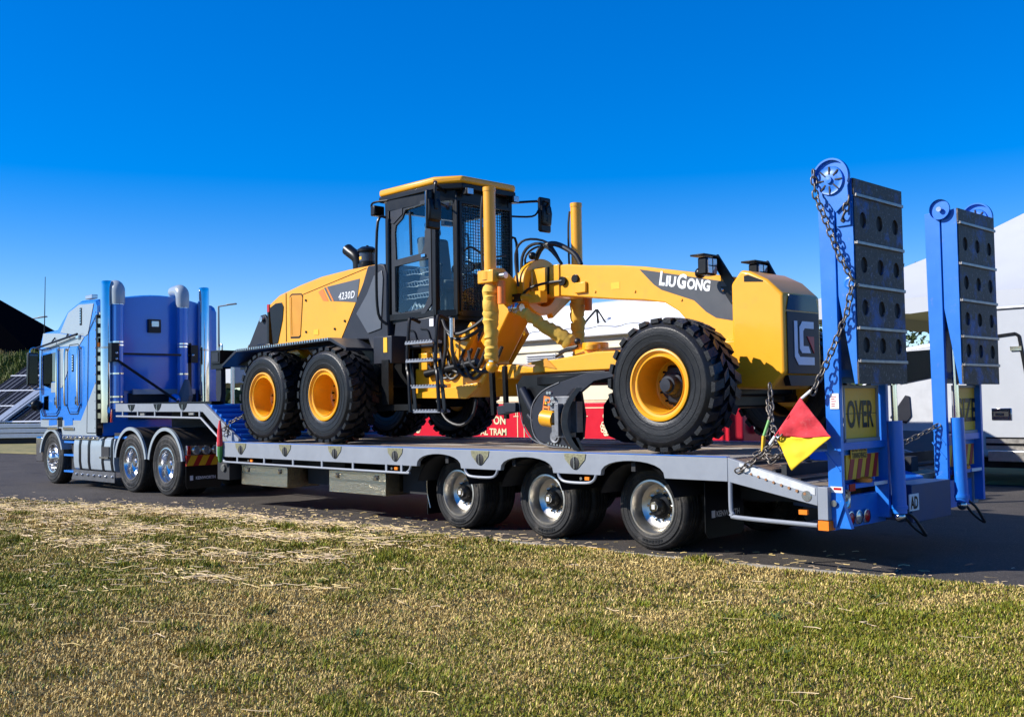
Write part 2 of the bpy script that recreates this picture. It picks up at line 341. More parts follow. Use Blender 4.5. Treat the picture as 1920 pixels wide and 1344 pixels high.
ang = rng.uniform(0, 2*PI, n); lean = rng.uniform(0.3, 1.75, n); clump = np.clip((vnoise(x,y,3.1,55)-0.80)*9,0,1); L = L*(1+0.7*clump); lean = lean*(1-0.25*clump)
dx, dy = np.cos(ang), np.sin(ang); px, py = -dy, dx
b0 = np.stack([x, y, lz-0.012], 1); h1 = L*0.55; 
mid = b0+np.stack([dx*h1*np.sin(lean*0.5), dy*h1*np.sin(lean*0.5), h1*np.cos(lean*0.5)+0.012], 1)
tip = mid+np.stack([dx*L*0.5*np.sin(lean*1.1), dy*L*0.5*np.sin(lean*1.1), L*0.5*np.cos(lean*1.1)], 1)
pw = np.stack([px*wd, py*wd, np.zeros(n)], 1)
V = np.empty((n,5,3)); V[:,0] = b0-pw; V[:,1] = b0+pw; V[:,2] = mid+pw*0.8; V[:,3] = mid-pw*0.8; V[:,4] = tip
base = np.arange(n)*5
F = np.concatenate([np.stack([base, base+1, base+2], 1), np.stack([base, base+2, base+3], 1), np.stack([base+3, base+2, base+4], 1)], 0)
pdead = np.clip(0.66-1.3*(green-0.47)-1.0*(fine-0.5)+0.25*sd_-0.45*clump, 0.08, 0.95)
dead = rng.random(n) < pdead
gcol = np.array([0.180,0.200,0.018])[None]*rng.uniform(0.35,1.5,(n,1))+np.stack([rng.uniform(0,0.10,n), rng.uniform(0,0.06,n), np.zeros(n)],1)
dcol = np.array([0.66,0.475,0.165])[None]*rng.uniform(0.25,1.35,(n,1))
col = np.where(dead[:,None], dcol, gcol)
g = np_mesh('grass', V.reshape(-1,3), F, np.repeat(col, 5, 0), BLADE); stuff(g); tag(g, 'short half dead lawn grass in the foreground', 'grass')
# broad leaved weeds and bigger tussocks here and there
VV = []; FF = []; CC = []
for k in range(70):
    wx = rng.uniform(-9, 6); wy = float(np.interp(wx, kx, ky))-0.4-rng.random()*6; okw, dw = in_view(np.array([wx]), np.array([wy]))
    if not okw[0]: continue
    big = rng.random() < 0.5; nb = int(rng.integers(10, 26)); zz = lawn_z(wx, wy)+0.015
    for q in range(nb):
        a = rng.uniform(0, 2*PI); l_ = rng.uniform(0.04, 0.085)*(1.3 if big else 0.8); w_ = 0.0045 if big else 0.009; up = rng.uniform(0.5, 1.0) if big else rng.uniform(0.1, 0.35)
        c_, s_ = math.cos(a), math.sin(a); ox, oy = wx+rng.normal(0,0.02), wy+rng.normal(0,0.02); k0 = len(VV)
        for t, ww in ((0, 0.5), (0.5, 1.0), (1.0, 0.15)):
            r_t = l_*t; h_t = l_*up*(t-0.35*t*t)
            VV += [(ox+c_*r_t+s_*w_*ww, oy+s_*r_t-c_*w_*ww, zz+h_t), (ox+c_*r_t-s_*w_*ww, oy+s_*r_t+c_*w_*ww, zz+h_t)]
        FF += [(k0,k0+1,k0+3,k0+2),(k0+2,k0+3,k0+5,k0+4)]
        CC += [np.array([0.075,0.115,0.03])*rng.uniform(0.6,1.5)]*6
g = np_mesh('lawn_weeds', np.array(VV), np.array(FF), np.array(CC), BLADE); stuff(g); tag(g, 'small dark green weeds and tussocks in the lawn', 'weeds')
N = 300000
x = rng.uniform(-16, 6, N); y = np.interp(x, kx, ky)+1.3-rng.random(N)*7.5
ok, d = in_view(x, y); yk = np.interp(x, kx, ky)
road = y > yk-0.05
sdv = straw_d(x, y)
onroad = np.exp(-np.abs(x+5.5)/3.5)*(np.exp(-(y-yk)/0.25)*0.30+np.exp(-(y-yk)/0.9)*0.04)+np.exp(-(y-yk)/0.2)*0.02
keep = ok & (rng.random(N) < np.where(road, onroad, np.clip(sdv*0.45+0.0012+0.010*(x < -1.5), 0, 1)))
x, y, d, road = x[keep], y[keep], d[keep], road[keep]; n = len(x)
lz = np.where(road, 0.004, 0.050+0.018*np.sin(x*1.3+y*0.7)*np.sin(y*1.1-x*0.4))+rng.random(n)*np.where(road, 0.008, 0.035)
L = rng.uniform(0.05, 0.22, n)*np.where(road, 0.45, 0.9); a0 = rng.normal(0.25, 0.8, n); bend = rng.normal(0, 0.6, n); wd = 0.0016*np.clip(d/4.5, 1, 2.4)*rng.uniform(0.7, 1.4, n)
V = np.empty((n,8,3)); p = np.stack([x, y, lz], 1); tilt = rng.normal(0, 0.14, n)
for k in range(4):
    a = a0+bend*k/3; t = np.stack([np.cos(a), np.sin(a), tilt*(1 if k < 2 else -1)], 1); w3 = np.stack([-np.sin(a)*wd, np.cos(a)*wd, wd*0.5], 1)
    V[:,2*k] = p-w3; V[:,2*k+1] = p+w3; p = p+t*(L/3)[:,None]
V[:,:,2] = np.maximum(V[:,:,2], 0.003)
base = np.arange(n)*8
F = np.concatenate([np.stack([base+2*k, base+2*k+1, base+2*k+3, base+2*k+2], 1) for k in range(3)], 0)
sc = np.array([0.66,0.49,0.25])[None]*rng.uniform(0.55,1.35,(n,1)); sc[:,2] *= rng.uniform(0.7,1.3,n)
g = np_mesh('straw', V.reshape(-1,3), F, np.repeat(sc, 8, 0), BLADE); stuff(g); tag(g, 'loose mown straw lying in swaths along the road edge', 'straw')
# weeds: small dark clumps in the lawn
# ------------------------------------------------------------------ wheels shared by truck and trailer
def bolts(b, y, r, n, br, ln):
    for k in range(n):
        a = 2*PI*k/n; c = (r*math.cos(a), r*math.sin(a)); b.cyl((c[0], y, c[1]), (c[0], y-ln, c[1]), br, 6)
    return b
def road_tyre(Rt, w, rr):
    t = MB(); h = Rt-rr; p = [(rr-0.01,0.012),(rr+0.012,0.0),(rr+0.024,-0.005),(rr+0.030,-0.001),(rr+h*0.28,-0.006),(rr+h*0.30,-0.011),(rr+h*0.34,-0.011),(rr+h*0.36,-0.008),(rr+h*0.58,-0.011),(rr+h*0.60,-0.015),(rr+h*0.63,-0.015),(rr+h*0.65,-0.009),(Rt-0.045,-0.001),(Rt-0.036,-0.002),(Rt-0.022,0.006),(Rt-0.006,0.022)]
    full = list(p)
    for k in range(4):
        a = 0.03+(w-0.06)*(k+0.5)/4.0
        full += [(Rt,a-0.02),(Rt,a+0.012),(Rt-0.011,a+0.016),(Rt-0.011,a+0.024)]
    full += [(r, w-y_) for r, y_ in reversed(p)]
    full += [(rr-0.012,w*0.5)]
    t.lathe(full+[full[0]], n=64)
    return t
def dual_rim(rr, deep, wd):
    t = MB(); t.lathe([(rr-0.02,0.03),(rr+0.014,0.006),(rr+0.012,-0.004),(rr-0.006,-0.006),(rr-0.016,0.012),(rr-0.022,0.03),(rr-0.034,0.06),(rr-0.040,deep*0.75),(rr-0.065,deep-0.015),(rr-0.10,deep),(0.085,deep+0.004),(0.001,deep+0.004)], n=56); return t
def hub_mb(deep, r0=0.085, ln=0.12):
    t = MB(); t.lathe([(r0+0.045,deep),(r0+0.04,deep-0.03),(r0,deep-0.035),(r0-0.005,deep-ln+0.02),(r0-0.025,deep-ln),(0.001,deep-ln)], n=28); return t
def make_dual(parent, Rt, rr, w, deep, loc, flip=False, rimmat=ALU):
    wb = dual_rim(rr, deep, w); wo = wb.build('wheel', rimmat, parent, off=(0,0,0))
    ty = road_tyre(Rt, w, rr); to = ty.build('tyre', RUBT, wo, off=(0,0,0))
    t2 = to.copy(); COL.objects.link(t2); t2.parent = wo; t2.location = (0, w+0.045, 0)
    mk = MB()
    for a0 in (0.3, 2.3, 4.4):
        for k in range(7): 
            a = a0+0.11*k; rm = rr+(Rt-rr)*0.47; mk.bar((rm*math.cos(a)-0.012*math.sin(a),-0.011,rm*math.sin(a)+0.012*math.cos(a)),(rm*math.cos(a)+0.014*math.sin(a),-0.011,rm*math.sin(a)-0.014*math.cos(a)),0.006,0.022+0.008*(k%2),(math.cos(a),0,math.sin(a)))
    stuff(mk.build('sidewall_marks', RUB, to, off=(0,0,0)))
    hb = hub_mb(deep).build('hub', BRT if rimmat is RIM else BLK, wo, off=(0,0,0))
    if rimmat is not RIM:
        hc = MB().lathe([(0.05,deep-0.119),(0.048,deep-0.135),(0.001,deep-0.137)], n=16); hc.build('hub_cap', CHR, hb, off=(0,0,0)); MB().bar((-.018,deep-.138,0),(.018,deep-.138,0),0.004,0.045).build('hub_badge', WHT, hb, off=(0,0,0))
    bb = bolts(MB(), deep, rr*0.56, 10, 0.016, 0.035); bb.build('wheel_nuts', CHR, wo, off=(0,0,0))
    hl = MB()
    for k in range(10):
        a = 2*PI*(k+.5)/10; c = (rr*0.74*math.cos(a), rr*0.74*math.sin(a)); hl.cyl((c[0],deep-0.006,c[1]),(c[0],deep+0.006,c[1]), rr*0.075, 14)
    hl.build('hand_hole', DARK, wo, off=(0,0,0))
    wo.location = loc
    if flip: wo.rotation_euler = (0,0,PI)
    return wo

# ------------------------------------------------------------------ LOW LOADER TRAILER
TR = thing('low_loader', 'grey and blue low loader trailer with raised rear ramps carrying the grader', 'trailer', (0,0,0))
ZT, ZB = 0.97, 0.752
def rail_outline():
    p = [(-8.13,ZT),(1.11,ZT-0.004),(1.11,ZB)]
    for k in range(3):
        c = -1.454*k
        for i in range(13):
            a = PI*i/12; p.append((c+0.40*math.cos(a), ZB+0.155*math.sin(a)**0.75))
    p += [(-8.13,ZB)]; return p
WOODM = [mat('deck_timber_%s'%nm, c, 0.9, var=0.3, scale=4, stretch=(0.5,6,6), bump=0.6, bscale=30, col2=c2, c2amt=0.7, c2scale=3, c2thr=0.52) for nm, c, c2 in (('grey',(0.26,0.235,0.20),(0.12,0.08,0.05)),('tan',(0.33,0.26,0.18),(0.14,0.085,0.05)),('pale',(0.42,0.38,0.33),(0.20,0.15,0.10)),('brown',(0.20,0.13,0.085),(0.30,0.26,0.21)))]
ro = rail_outline()
def rail(y0, y1, name):
    b = MB(); n = len(ro); b.py(ro, y0, y1); return b.build(name, GRY, TR, bev=0.004)
r1 = rail(-0.012, 0.045, 'deck_rail'); rail(3.06, 3.115, 'deck_rail')
# blue worn top edge of the rail
for y0, y1 in ((-0.010,0.055),(3.05,3.11)): MB().box(-8.1,1.1,y0,y1,ZT+0.001,ZT+0.006).build('rail_edge', BLUE, TR)
# slope rails at the rear
sl = [(1.113,ZT-0.002),(2.0,0.742),(2.0,0.585),(1.113,ZB)]
MB().py(sl,-0.012,0.045).build('slope_rail', GRY, TR, bev=0.004); MB().py(sl,3.06,3.115).build('slope_rail', GRY, TR, bev=0.004)
wear = MB().py([(1.24,0.925),(1.98,0.735),(1.98,0.675),(1.24,0.855)],-0.0165,-0.0125); wear.build('wear_strip', mat('bare_metal_strip',(0.62,0.63,0.64),0.4,0.3,var=0.2,scale=12), TR)
b = MB()
for k in range(8): xx = 1.36+k*0.075; b.cyl((xx,-0.012,0.83-k*0.021),(xx,-0.022,0.83-k*0.021),0.011+0.003*k/8,8)
b.build('rivet_row', mat('rust_stain',(0.30,0.15,0.07),0.8), TR)
MB().lathe([(0.001,-0.02),(0.045,-0.02),(0.05,-0.012)], o=(1.9,0,0.665), n=14).build('maker_badge', BRT, TR)
# planks
pls = []; px0 = -7.72; nr = 12; wpl = 2.98/nr
for i in range(nr):
    cuts = sorted([px0, 1.12]+[random.uniform(-6.2,0) for _ in range(2)])
    for a, c in zip(cuts, cuts[1:]):
        dz = random.uniform(-0.004,0.003)
        MB().box(a+.004,c-.004,0.06+i*wpl+.004,0.06+(i+1)*wpl-.004,ZT-0.05,ZT-0.004+dz).build('deck_plank', random.choice(WOODM), TR, bev=0.003, seg=1)
dirx = (0.872,-0.232)
for k in range(7):
    a = 1.135+k*0.123; b2 = a+0.115; za = 0.957-(a-1.113)*0.258; zb = 0.957-(b2-1.113)*0.258
    for (ya, yb) in ((0.06,1.12),(2.0,3.05)):
        MB().py([(a,za),(b2,zb),(b2,zb-0.045),(a,za-0.045)],ya,yb).build('slope_plank', random.choice([WOODM[1],WOODM[3],WOODM[0]]), TR, bev=0.003, seg=1)
    if k % 2: 
        b = MB()
        for (ya, yb) in ((0.07,1.1),(2.0,3.04)): b.py([(a+.02,za+0.018),(a+.05,za+0.01),(a+.05,za-.02),(a+.02,za-.012)],ya,yb)
        b.build('grip_bar', DARK, TR)
MB().py([(1.12,0.95),(2.02,0.72),(2.02,0.66),(1.12,0.89)],1.13,1.99).build('slope_plate', BLUE, TR)
MB().box(-8.1,-7.73,0.05,3.05,ZT-0.08,ZT-0.002).build('front_deck_plate', BLUE, TR)
# chassis beams, axles, dark underside
b = MB().box(-8.1,1.9,0.95,1.1,0.50,0.90); b.box(-8.1,1.9,2.0,2.15,0.50,0.90)
for k in range(18): xx = -7.9+k*0.56; b.box(xx,xx+0.05,0.06,3.04,0.80,0.915)
for k in range(3): b.cyl((-1.454*k,0.5,0.433),(-1.454*k,2.6,0.433),0.07,12); b.box(-1.454*k-.35,-1.454*k+.35,0.96,1.09,0.42,0.52)
b.box(-3.4,0.75,1.2,1.9,0.45,0.88)
b.build('chassis', DARK, TR)
for k in range(3):
    xx = -1.454*k
    make_dual(TR, 0.433, 0.262, 0.255, 0.155, (xx,0.30,0.433)); make_dual(TR, 0.433, 0.262, 0.255, 0.155, (xx,2.81,0.433), True)
    # inner guard over each wheel
    g = MB(); 
    g.lathe([(0.50,0.06),(0.50,0.95),(0.485,0.95),(0.485,0.06)], o=(xx,0,0.40), n=18, a0=R(20), a1=R(160)); g.build('inner_guard', DARK, TR)
# mudflaps
def mudflap(x, y0, y1, z0, z1, word):
    MB().px([(y0+.05,z0),(y1-.05,z0),(y1,z0+.06),(y1,z1),(y0,z1),(y0,z0+.06)],x,x+0.012).build('mudflap', BLK, TR, bev=0.002)
    if word:
        text(word,'mudflap_lettering',WHT,TR,(x+0.014,(y0+y1)/2+0.05,z0+(z1-z0)*0.42),(0,1,0),(0,0,1),0.055,width=0.40,bold=0.03)
        MB().box(x+.0135,x+.0155,y0+0.10,y0+0.16,z0+(z1-z0)*0.42-.035,z0+(z1-z0)*0.42+.035).build('mudflap_badge', WHT, TR)
mudflap(0.60,0.34,1.0,0.16,0.70,'KENWORTH'); mudflap(0.60,2.15,2.8,0.16,0.70,None)
MB().px([(0.32,0.14),(0.86,0.14),(0.86,0.72),(0.32,0.72)],-3.52,-3.505).build('mudflap', BLK, TR)
MB().tube([(-3.5,0.33,0.74),(-3.49,0.30,0.6),(-3.5,0.31,0.40),(-3.47,0.33,0.22)],0.006,6).build('mudflap_wire', BRT, TR)
# rope rails
def rope(pts, posts, y=-0.012):
    b = MB().tube([(p[0],y,p[1]) for p in pts],0.015,8)
    for xx, z in posts: b.box(xx-.018,xx+.018,y-.006,y+.006,z,ZB+0.01)
    b.build('rope_rail', GRY, TR)
rope([(-7.95,ZB-.01),(-7.92,0.71),(-7.86,0.685),(-7.7,0.675),(-5.5,0.668),(-3.62,0.664),(-3.5,0.675),(-3.44,0.71),(-3.42,ZB)],[(x_,0.665) for x_ in (-7.5,-6.75,-6.0,-5.3,-4.6,-3.9,-3.6)])
for a, c in ((-2.44,-1.90),(-0.98,-0.46)): rope([(a,ZB),(a+.03,0.70),(a+.12,0.668),(c-.12,0.668),(c-.03,0.70),(c,ZB)],[])
b = MB().tube([(1.13,0.0,ZB),(1.13,0.0,0.52),(1.15,0,0.465),(1.20,0,0.435),(1.99,0.0,0.42)],0.02,10); b.build('guard_pipe', GRY, TR)
# chain pockets
for px_ in (-7.40,-6.20,-5.0,-3.72,-2.18,-0.74):
    pk = MB().py([(px_-.15,0.962),(px_+.15,0.962),(px_+.135,0.90),(px_+.085,0.855),(px_+.05,0.82),(px_-.05,0.82),(px_-.085,0.855),(px_-.135,0.90)],-0.020,-0.0125).build('chain_pocket', mat('pocket_brass',(0.30,0.28,0.17),0.35,0.5,var=0.4,scale=40,bump=0.4,bscale=80), TR)
    MB().lathe([(0.001,-0.024),(0.06,-0.024),(0.066,-0.0205)], o=(px_,0,0.865), n=20).build('pocket_hole_disc', DARK, pk)  # dark disc on the plate stands in for the shaded hole
    MB().box(px_-.006,px_+.006,-0.034,-0.025,0.81,0.93).build('pocket_pin', BRT, pk)
# side marker lamps
for xx in (-7.15,-3.75,-0.62):
    MB().box(xx,xx+.06,-0.006,0.012,0.695,0.728).build('marker_lamp', ORG, TR); MB().cyl((xx-.05,0.0,0.71),(xx-.05,-0.01,0.71),0.016,10).build('lamp_bezel', BRT, TR)
MB().box(1.80,1.88,0.02,0.05,0.50,0.54).build('marker_lamp', ORG, TR)
# tool boxes
for a, c in ((-7.75,-6.49),(-5.445,-4.195)):
    tb = MB().box(a,c,0.20,0.75,0.33,0.627).build('tool_box', TPL, TR, bev=0.006)
    for xx in (a+0.17,c-0.22):
        MB().box(xx,xx+.07,0.19,0.20,0.53,0.59).build('box_latch', DARK, tb); MB().cyl((xx+.035,0.192,0.545),(xx+.035,0.175,0.545),0.022,10).build('latch_knob', CHR, tb)
# spare black tank and legs between boxes
b = MB().box(-6.4,-5.5,0.5,0.9,0.38,0.72); b.box(-4.15,-3.6,0.45,1.0,0.36,0.74); b.build('frame_box', DARK, TR)
# gooseneck
gn = [(-12.0,1.594),(-8.75,1.56),(-7.62,0.985),(-8.13,0.96),(-8.25,0.965),(-8.80,1.432),(-12.0,1.449)]
gnp = [(-12.0,1.594),(-8.75,1.56),(-7.70,1.02),(-7.70,0.98),(-8.02,0.98),(-8.80,1.432),(-12.0,1.452)]
MB().py(gnp,0.12,0.165).build('gooseneck_rail', GRY, TR, bev=0.004); MB().py(gnp,2.93,2.975).build('gooseneck_rail', GRY, TR, bev=0.004)
MB().box(-8.13,-7.72,-0.008,0.12,0.752,0.965).build('rail_corner', GRY, TR, bev=0.004)
MB().box(-11.98,-8.76,0.17,2.92,1.44,1.553).build('gooseneck_deck', BLUE, TR)
MB().py([(-8.76,1.555),(-7.72,1.005),(-7.72,0.92),(-8.76,1.45)],0.17,2.92).build('gooseneck_slope', BLUE, TR)
for k in range(7):
    t = (k+.5)/7; xx = -8.74+1.0*t; zz = 1.548-0.53*t; MB().box(xx-.03,xx+.03,0.2,2.9,zz-.01,zz+.03).build('tread_bar', BLUE, TR, bev=0.004)
MB().tube([(-11.95,0.12,1.37),(-8.85,0.12,1.335),(-8.1,0.12,0.93)],0.018,8).build('rope_rail', GRY, TR)
b = MB()
for xx in (-11.7,-11.1,-10.45,-9.5,-8.9): b.box(xx-.02,xx+.02,0.115,0.13,1.36,1.46)
b.build('rope_post', GRY, TR)
for xx in (-11.35,-10.35,-9.45):
    pk = MB().py([(xx-.14,1.575),(xx+.14,1.575),(xx+.11,1.52),(xx+.05,1.47),(xx-.05,1.47),(xx-.11,1.52)],0.112,0.119).build('chain_pocket', BLK, TR); MB().box(xx-.012,xx+.012,0.104,0.111,1.46,1.56).build('pocket_pin', BRT, pk)
for xx in (-11.0,-9.25): MB().box(xx,xx+.16,0.115,0.14,1.385,1.42).build('marker_lamp', LENS, TR)
b = MB().box(-11.6,-8.6,1.0,1.15,1.15,1.44); b.box(-11.6,-8.6,1.95,2.1,1.15,1.44); b.py([(-8.9,1.45),(-7.7,0.9),(-7.7,0.5),(-8.9,1.1)],1.0,1.15); b.py([(-8.9,1.45),(-7.7,0.9),(-7.7,0.5),(-8.9,1.1)],1.95,2.1); b.box(-11.3,-10.2,0.9,2.2,1.25,1.34); b.build('gooseneck_beam', DARK, TR)
MB().cyl((-8.32,0.3,0.93),(-8.32,1.4,0.93),0.21,28).build('air_tank', ALU, TR)
b = MB().box(-8.2,-7.85,0.05,0.5,0.40,0.66); b.build('front_bracket', DARK, TR); MB().cyl((-8.0,0.10,0.58),(-8.0,0.02,0.58),0.055,16).build('front_lamp', BRT, TR)
# timber rails lying on gooseneck (dark skid)
MB().box(-12.05,-8.7,0.22,0.42,1.555,1.60).build('skid_timber', BLK, TR)
# rear frame
MB().box(2.0,2.095,-0.012,0.10,0.47,0.745).build('corner_post', GRY, TR, bev=0.004); MB().box(2.0,2.096,-0.013,0.10,0.383,0.462).build('corner_reflector', ORG, TR)
b = MB().box(2.0,2.08,0.10,1.06,0.372,0.64); b.box(2.0,2.08,2.05,3.06,0.372,0.64); b.build('rear_beam', BLUE, TR, bev=0.004)
MB().px([(0.10,0.39),(0.38,0.66),(0.40,0.745),(0.10,0.745)],2.081,2.094).build('corner_gusset', BLUE, TR)
MB().box(2.0,2.096,3.0,3.12,0.383,0.745).build('corner_post', GRY, TR)
pl = MB().box(2.094,2.104,0.14,0.36,0.545,0.735).build('badge_plate', mat('badge_metal',(0.42,0.38,0.30),0.3,0.8,var=0.4,scale=40), TR)
MB().lathe([(0.095,2.105),(0.088,2.118),(0.07,2.112),(0.055,2.122),(0.035,2.112),(0.03,2.13),(0.001,2.132)], o=(0,0.25,0.64), axis='x', n=26).build('badge_ring', BRT, pl)
for k in range(3):
    lm = MB().lathe([(0.062,2.082),(0.062,2.11),(0.052,2.112)], o=(0,0.36+k*0.145,0.455), axis='x', n=20).build('tail_lamp', BRT, TR); MB().lathe([(0.052,2.108),(0.03,2.116),(0.001,2.118)], o=(0,0.36+k*0.145,0.455), axis='x', n=20).build('lamp_lens', REDL if k != 1 else LENS, lm)
# middle rear block
MB().py([(1.1,0.94),(2.02,0.70),(2.3,0.70),(2.3,0.36),(1.1,0.45)],1.12,1.95).build('rear_block', mat('shaded_navy',(0.016,0.045,0.13),0.5,var=0.2,scale=8), TR, bev=0.005)  # shade on the rear face is put into this darker blue
MB().box(2.301,2.31,1.05,1.24,0.47,0.62).build('number_panel', WHT, TR); text('AD','panel_lettering',BLK,TR,(2.311,1.14,0.545),(0,1,0),(0,0,1),0.11,width=0.15,bold=0.03)

# bi-fold ramps: first leaf upright from the hinge, second leaf folded back down behind it
def ramp(y0, y1, outer, word):
    inner = y1 if outer == y0 else y0
    rp = MB()
    lo = 0.40
    for (a, c) in ((y0,y0+.05),(y1-.05,y1)):
        if a == y0 and outer == y0: prof = [(2.03,3.31),(2.185,3.31),(2.185,0.62),(2.26,0.40),(2.05,0.40),(2.06,0.70)]
        else: prof = [(2.03,3.31),(2.185,3.31),(2.185,0.42),(2.06,0.42)]
        if a == y0: rp.py(prof,a,c)
        else: sb = MB().py(prof,a,c)
    o = rp.build('ramp', BLUE, TR, bev=0.004); sb.build('side_beam', BLUE, o, bev=0.004)
    b = MB().box(2.032,2.044,y0+.05,y1-.05,1.62,3.30)
    for z in (1.08,1.70,2.2,2.7,3.2): b.box(2.045,2.17,y0+.05,y1-.05,z-.03,z+.03)
    b.box(2.032,2.044,y0+.05,y1-.05,0.74,1.10)
    b.build('ramp_brace', BLUE, o)
    b = MB()
    for (a, c) in ((y0+.002,y0+.032),(y1-.032,y1-.002)):
        b.py([(2.20,3.30),(2.352,3.33),(2.352,1.605),(2.325,1.605),(2.20,2.35)],a,c)
    b.box(2.20,2.352,y0+.032,y1-.032,3.27,3.32); b.build('folded_leaf', BLUE, o, bev=0.003)
    # tread plate sections with punched holes (ring rims and dark voids behind)
    zt = 3.325; hs = [(3.325,3.215),(3.20,2.80),(2.785,2.375),(2.36,1.965),(1.95,1.605)] if False else [(3.325,3.20),(3.185,2.80),(2.785,2.40),(2.385,2.0),(1.985,1.80),(1.785,1.605)]
    hs = [(3.325,3.19),(3.18,2.79),(2.78,2.43),(2.42,2.075),(2.065,1.80),(1.79,1.605)]
    W_ = y1-y0
    for i, (za, zb) in enumerate(hs):
        b = MB(); zc = (za+zb)/2
        has = i in (1,2,3,4)
        if has:
            ny = 3
            for j in range(ny):
                a = y0+W_*j/ny; c = y0+W_*(j+1)/ny; cy = (a+c)/2+0.0; ry, rz = 0.058, 0.068
                m = 20; ring = [(cy+ry*math.cos(2*PI*k/m), zc+rz*math.sin(2*PI*k/m)) for k in range(m)]
                outr = []
                for k in range(m):
                    ca, sa = math.cos(2*PI*k/m), math.sin(2*PI*k/m); s_ = min((c-a)/2/max(abs(ca),1e-6), (za-zb)/2/max(abs(sa),1e-6)); outr.append(((a+c)/2+ca*s_, zc+sa*s_))
                vs = [(2.366,)+p for p in ring]+[(2.366,)+p for p in outr]+[(2.35,)+p for p in ring]+[(2.35,)+p for p in outr]
                fs = []
                for k in range(m):
                    n_ = (k+1)%m; fs += [(k,n_,m+n_,m+k),(2*m+k,3*m+k,3*m+n_,2*m+n_),(k,2*m+k,2*m+n_,n_)]
                b.add(vs, fs)
                for (p_, q_) in (((a,za),(c,za)),((a,zb),(c,zb))):
                    pass
                # corner fills
                for sy in (a, c):
                    for sz in (za, zb):
                        near = [k for k in range(m) if abs(outr[k][0]-sy) < 1e-4]; nz_ = [k for k in range(m) if abs(outr[k][1]-sz) < 1e-4]
                        if near and nz_:
                            p1 = min((outr[k] for k in near), key=lambda p: abs(p[1]-sz)); p2 = min((outr[k] for k in nz_), key=lambda p: abs(p[0]-sy))
                            b.add([(2.366,sy,sz),(2.366,)+p1,(2.366,)+p2],[(0,1,2)])
        else: b.box(2.35,2.366,y0,y1,zb,za)
        b.build('tread_section', STL, o, smooth=0)
        if i < len(hs)-1:
            zz = (zb+hs[i+1][0])/2; MB().box(2.352,2.386,y0+.01,y1-.01,zz-.014,zz+.014).build('climbing_bar', mat('rubbed_bar',(0.32,0.30,0.28),0.4,0.6,var=0.5,scale=12), o, bev=0.004)
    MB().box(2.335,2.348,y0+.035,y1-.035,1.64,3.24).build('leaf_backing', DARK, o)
    # lift cylinder on the inner side
    cy = y1-.02 if outer == y0 else y0+.10
    s_ = MB().cyl((2.27,cy,0.46),(2.25,cy,1.28),0.062,20); s_.cyl((2.27,cy,0.50),(2.27,cy,0.53),0.07,20); ob = s_.build('lift_cylinder', BLUE, o)
    MB().cyl((2.25,cy,1.28),(2.24,cy,1.95),0.027,14).build('cylinder_rod', CHR, ob); MB().sph((2.27,cy,0.43),0.05).build('cylinder_eye', BRT, ob)
    MB().tube([(2.27,cy+.03,0.5),(2.35,cy+.1,0.42),(2.38,cy+.2,0.30),(2.35,cy+.32,0.24),(2.28,cy+.2,0.34),(2.2,cy+.05,0.55)],0.014,8).build('hydraulic_hose', HOSE, ob)
    # rear light bar and hazard board
    ym0, ym1 = y0+.20, y1-.10
    hb = MB().box(2.10,2.12,ym0,ym1,0.79,1.0).build('hazard_board', HYEL, o)
    n = 4; w = (ym1-ym0)/n
    for k in range(n):
        a = ym0+k*w+0.02; q = [(a,0.792),(a+w*0.5,0.792),(min(a+w*0.5+.07,ym1),0.998),(min(a+.07,ym1),0.998)]
        MB().px(q,2.1205,2.1235).build('hazard_stripe', HRED, o)
    MB().box(2.06,2.11,y0+.05,y1-.05,1.0,1.11).build('light_bar', BLUE, o)
    for k in range(3): MB().box(2.11,2.13,y0+.25+k*.22,y0+.31+k*.22,1.075,1.10).build('sign_clip', BRT, o)
    tb = MB().box(2.05,2.17,y0+.12,y1-.02,0.715,0.755).build('lamp_shelf', BLUE, o, bev=0.004)
    MB().lathe([(0.075,0.756),(0.075,0.785),(0.055,0.80),(0.001,0.803)], o=(2.12,(y0+y1)/2+.06,0), axis='z', n=20).build('beacon', ORG, tb)
    MB().box(2.171,2.18,y0+.14,y0+.24,0.70,0.76).build('reflector', REDL, tb); MB().box(2.171,2.178,y1-.30,y1-.03,0.722,0.752).build('name_plate', WHT, tb)
    # hinge lug shield
    hy = y0-.012
    MB().py([(2.03,0.62),(2.06,0.70),(2.12,0.73),(2.19,0.70),(2.215,0.62),(2.13,0.40)],hy-.01,hy).build('hinge_lug', BLUE, o, bev=0.003); MB().cyl((2.125,hy-.01,0.61),(2.125,hy-.03,0.61),0.028,12).build('hinge_pin', BRT, o)
    for z0_ in (0.94,1.08): 
        MB().bar((2.04,y0-.004,z0_+.10),(2.17,y0-.004,z0_-.06),0.012,0.008,(0,1,0)).build('weld_bead', BLUE, o)
    return o
ra = ramp(0.07,0.96,0.07,None); rb = ramp(2.18,3.08,3.08,None)
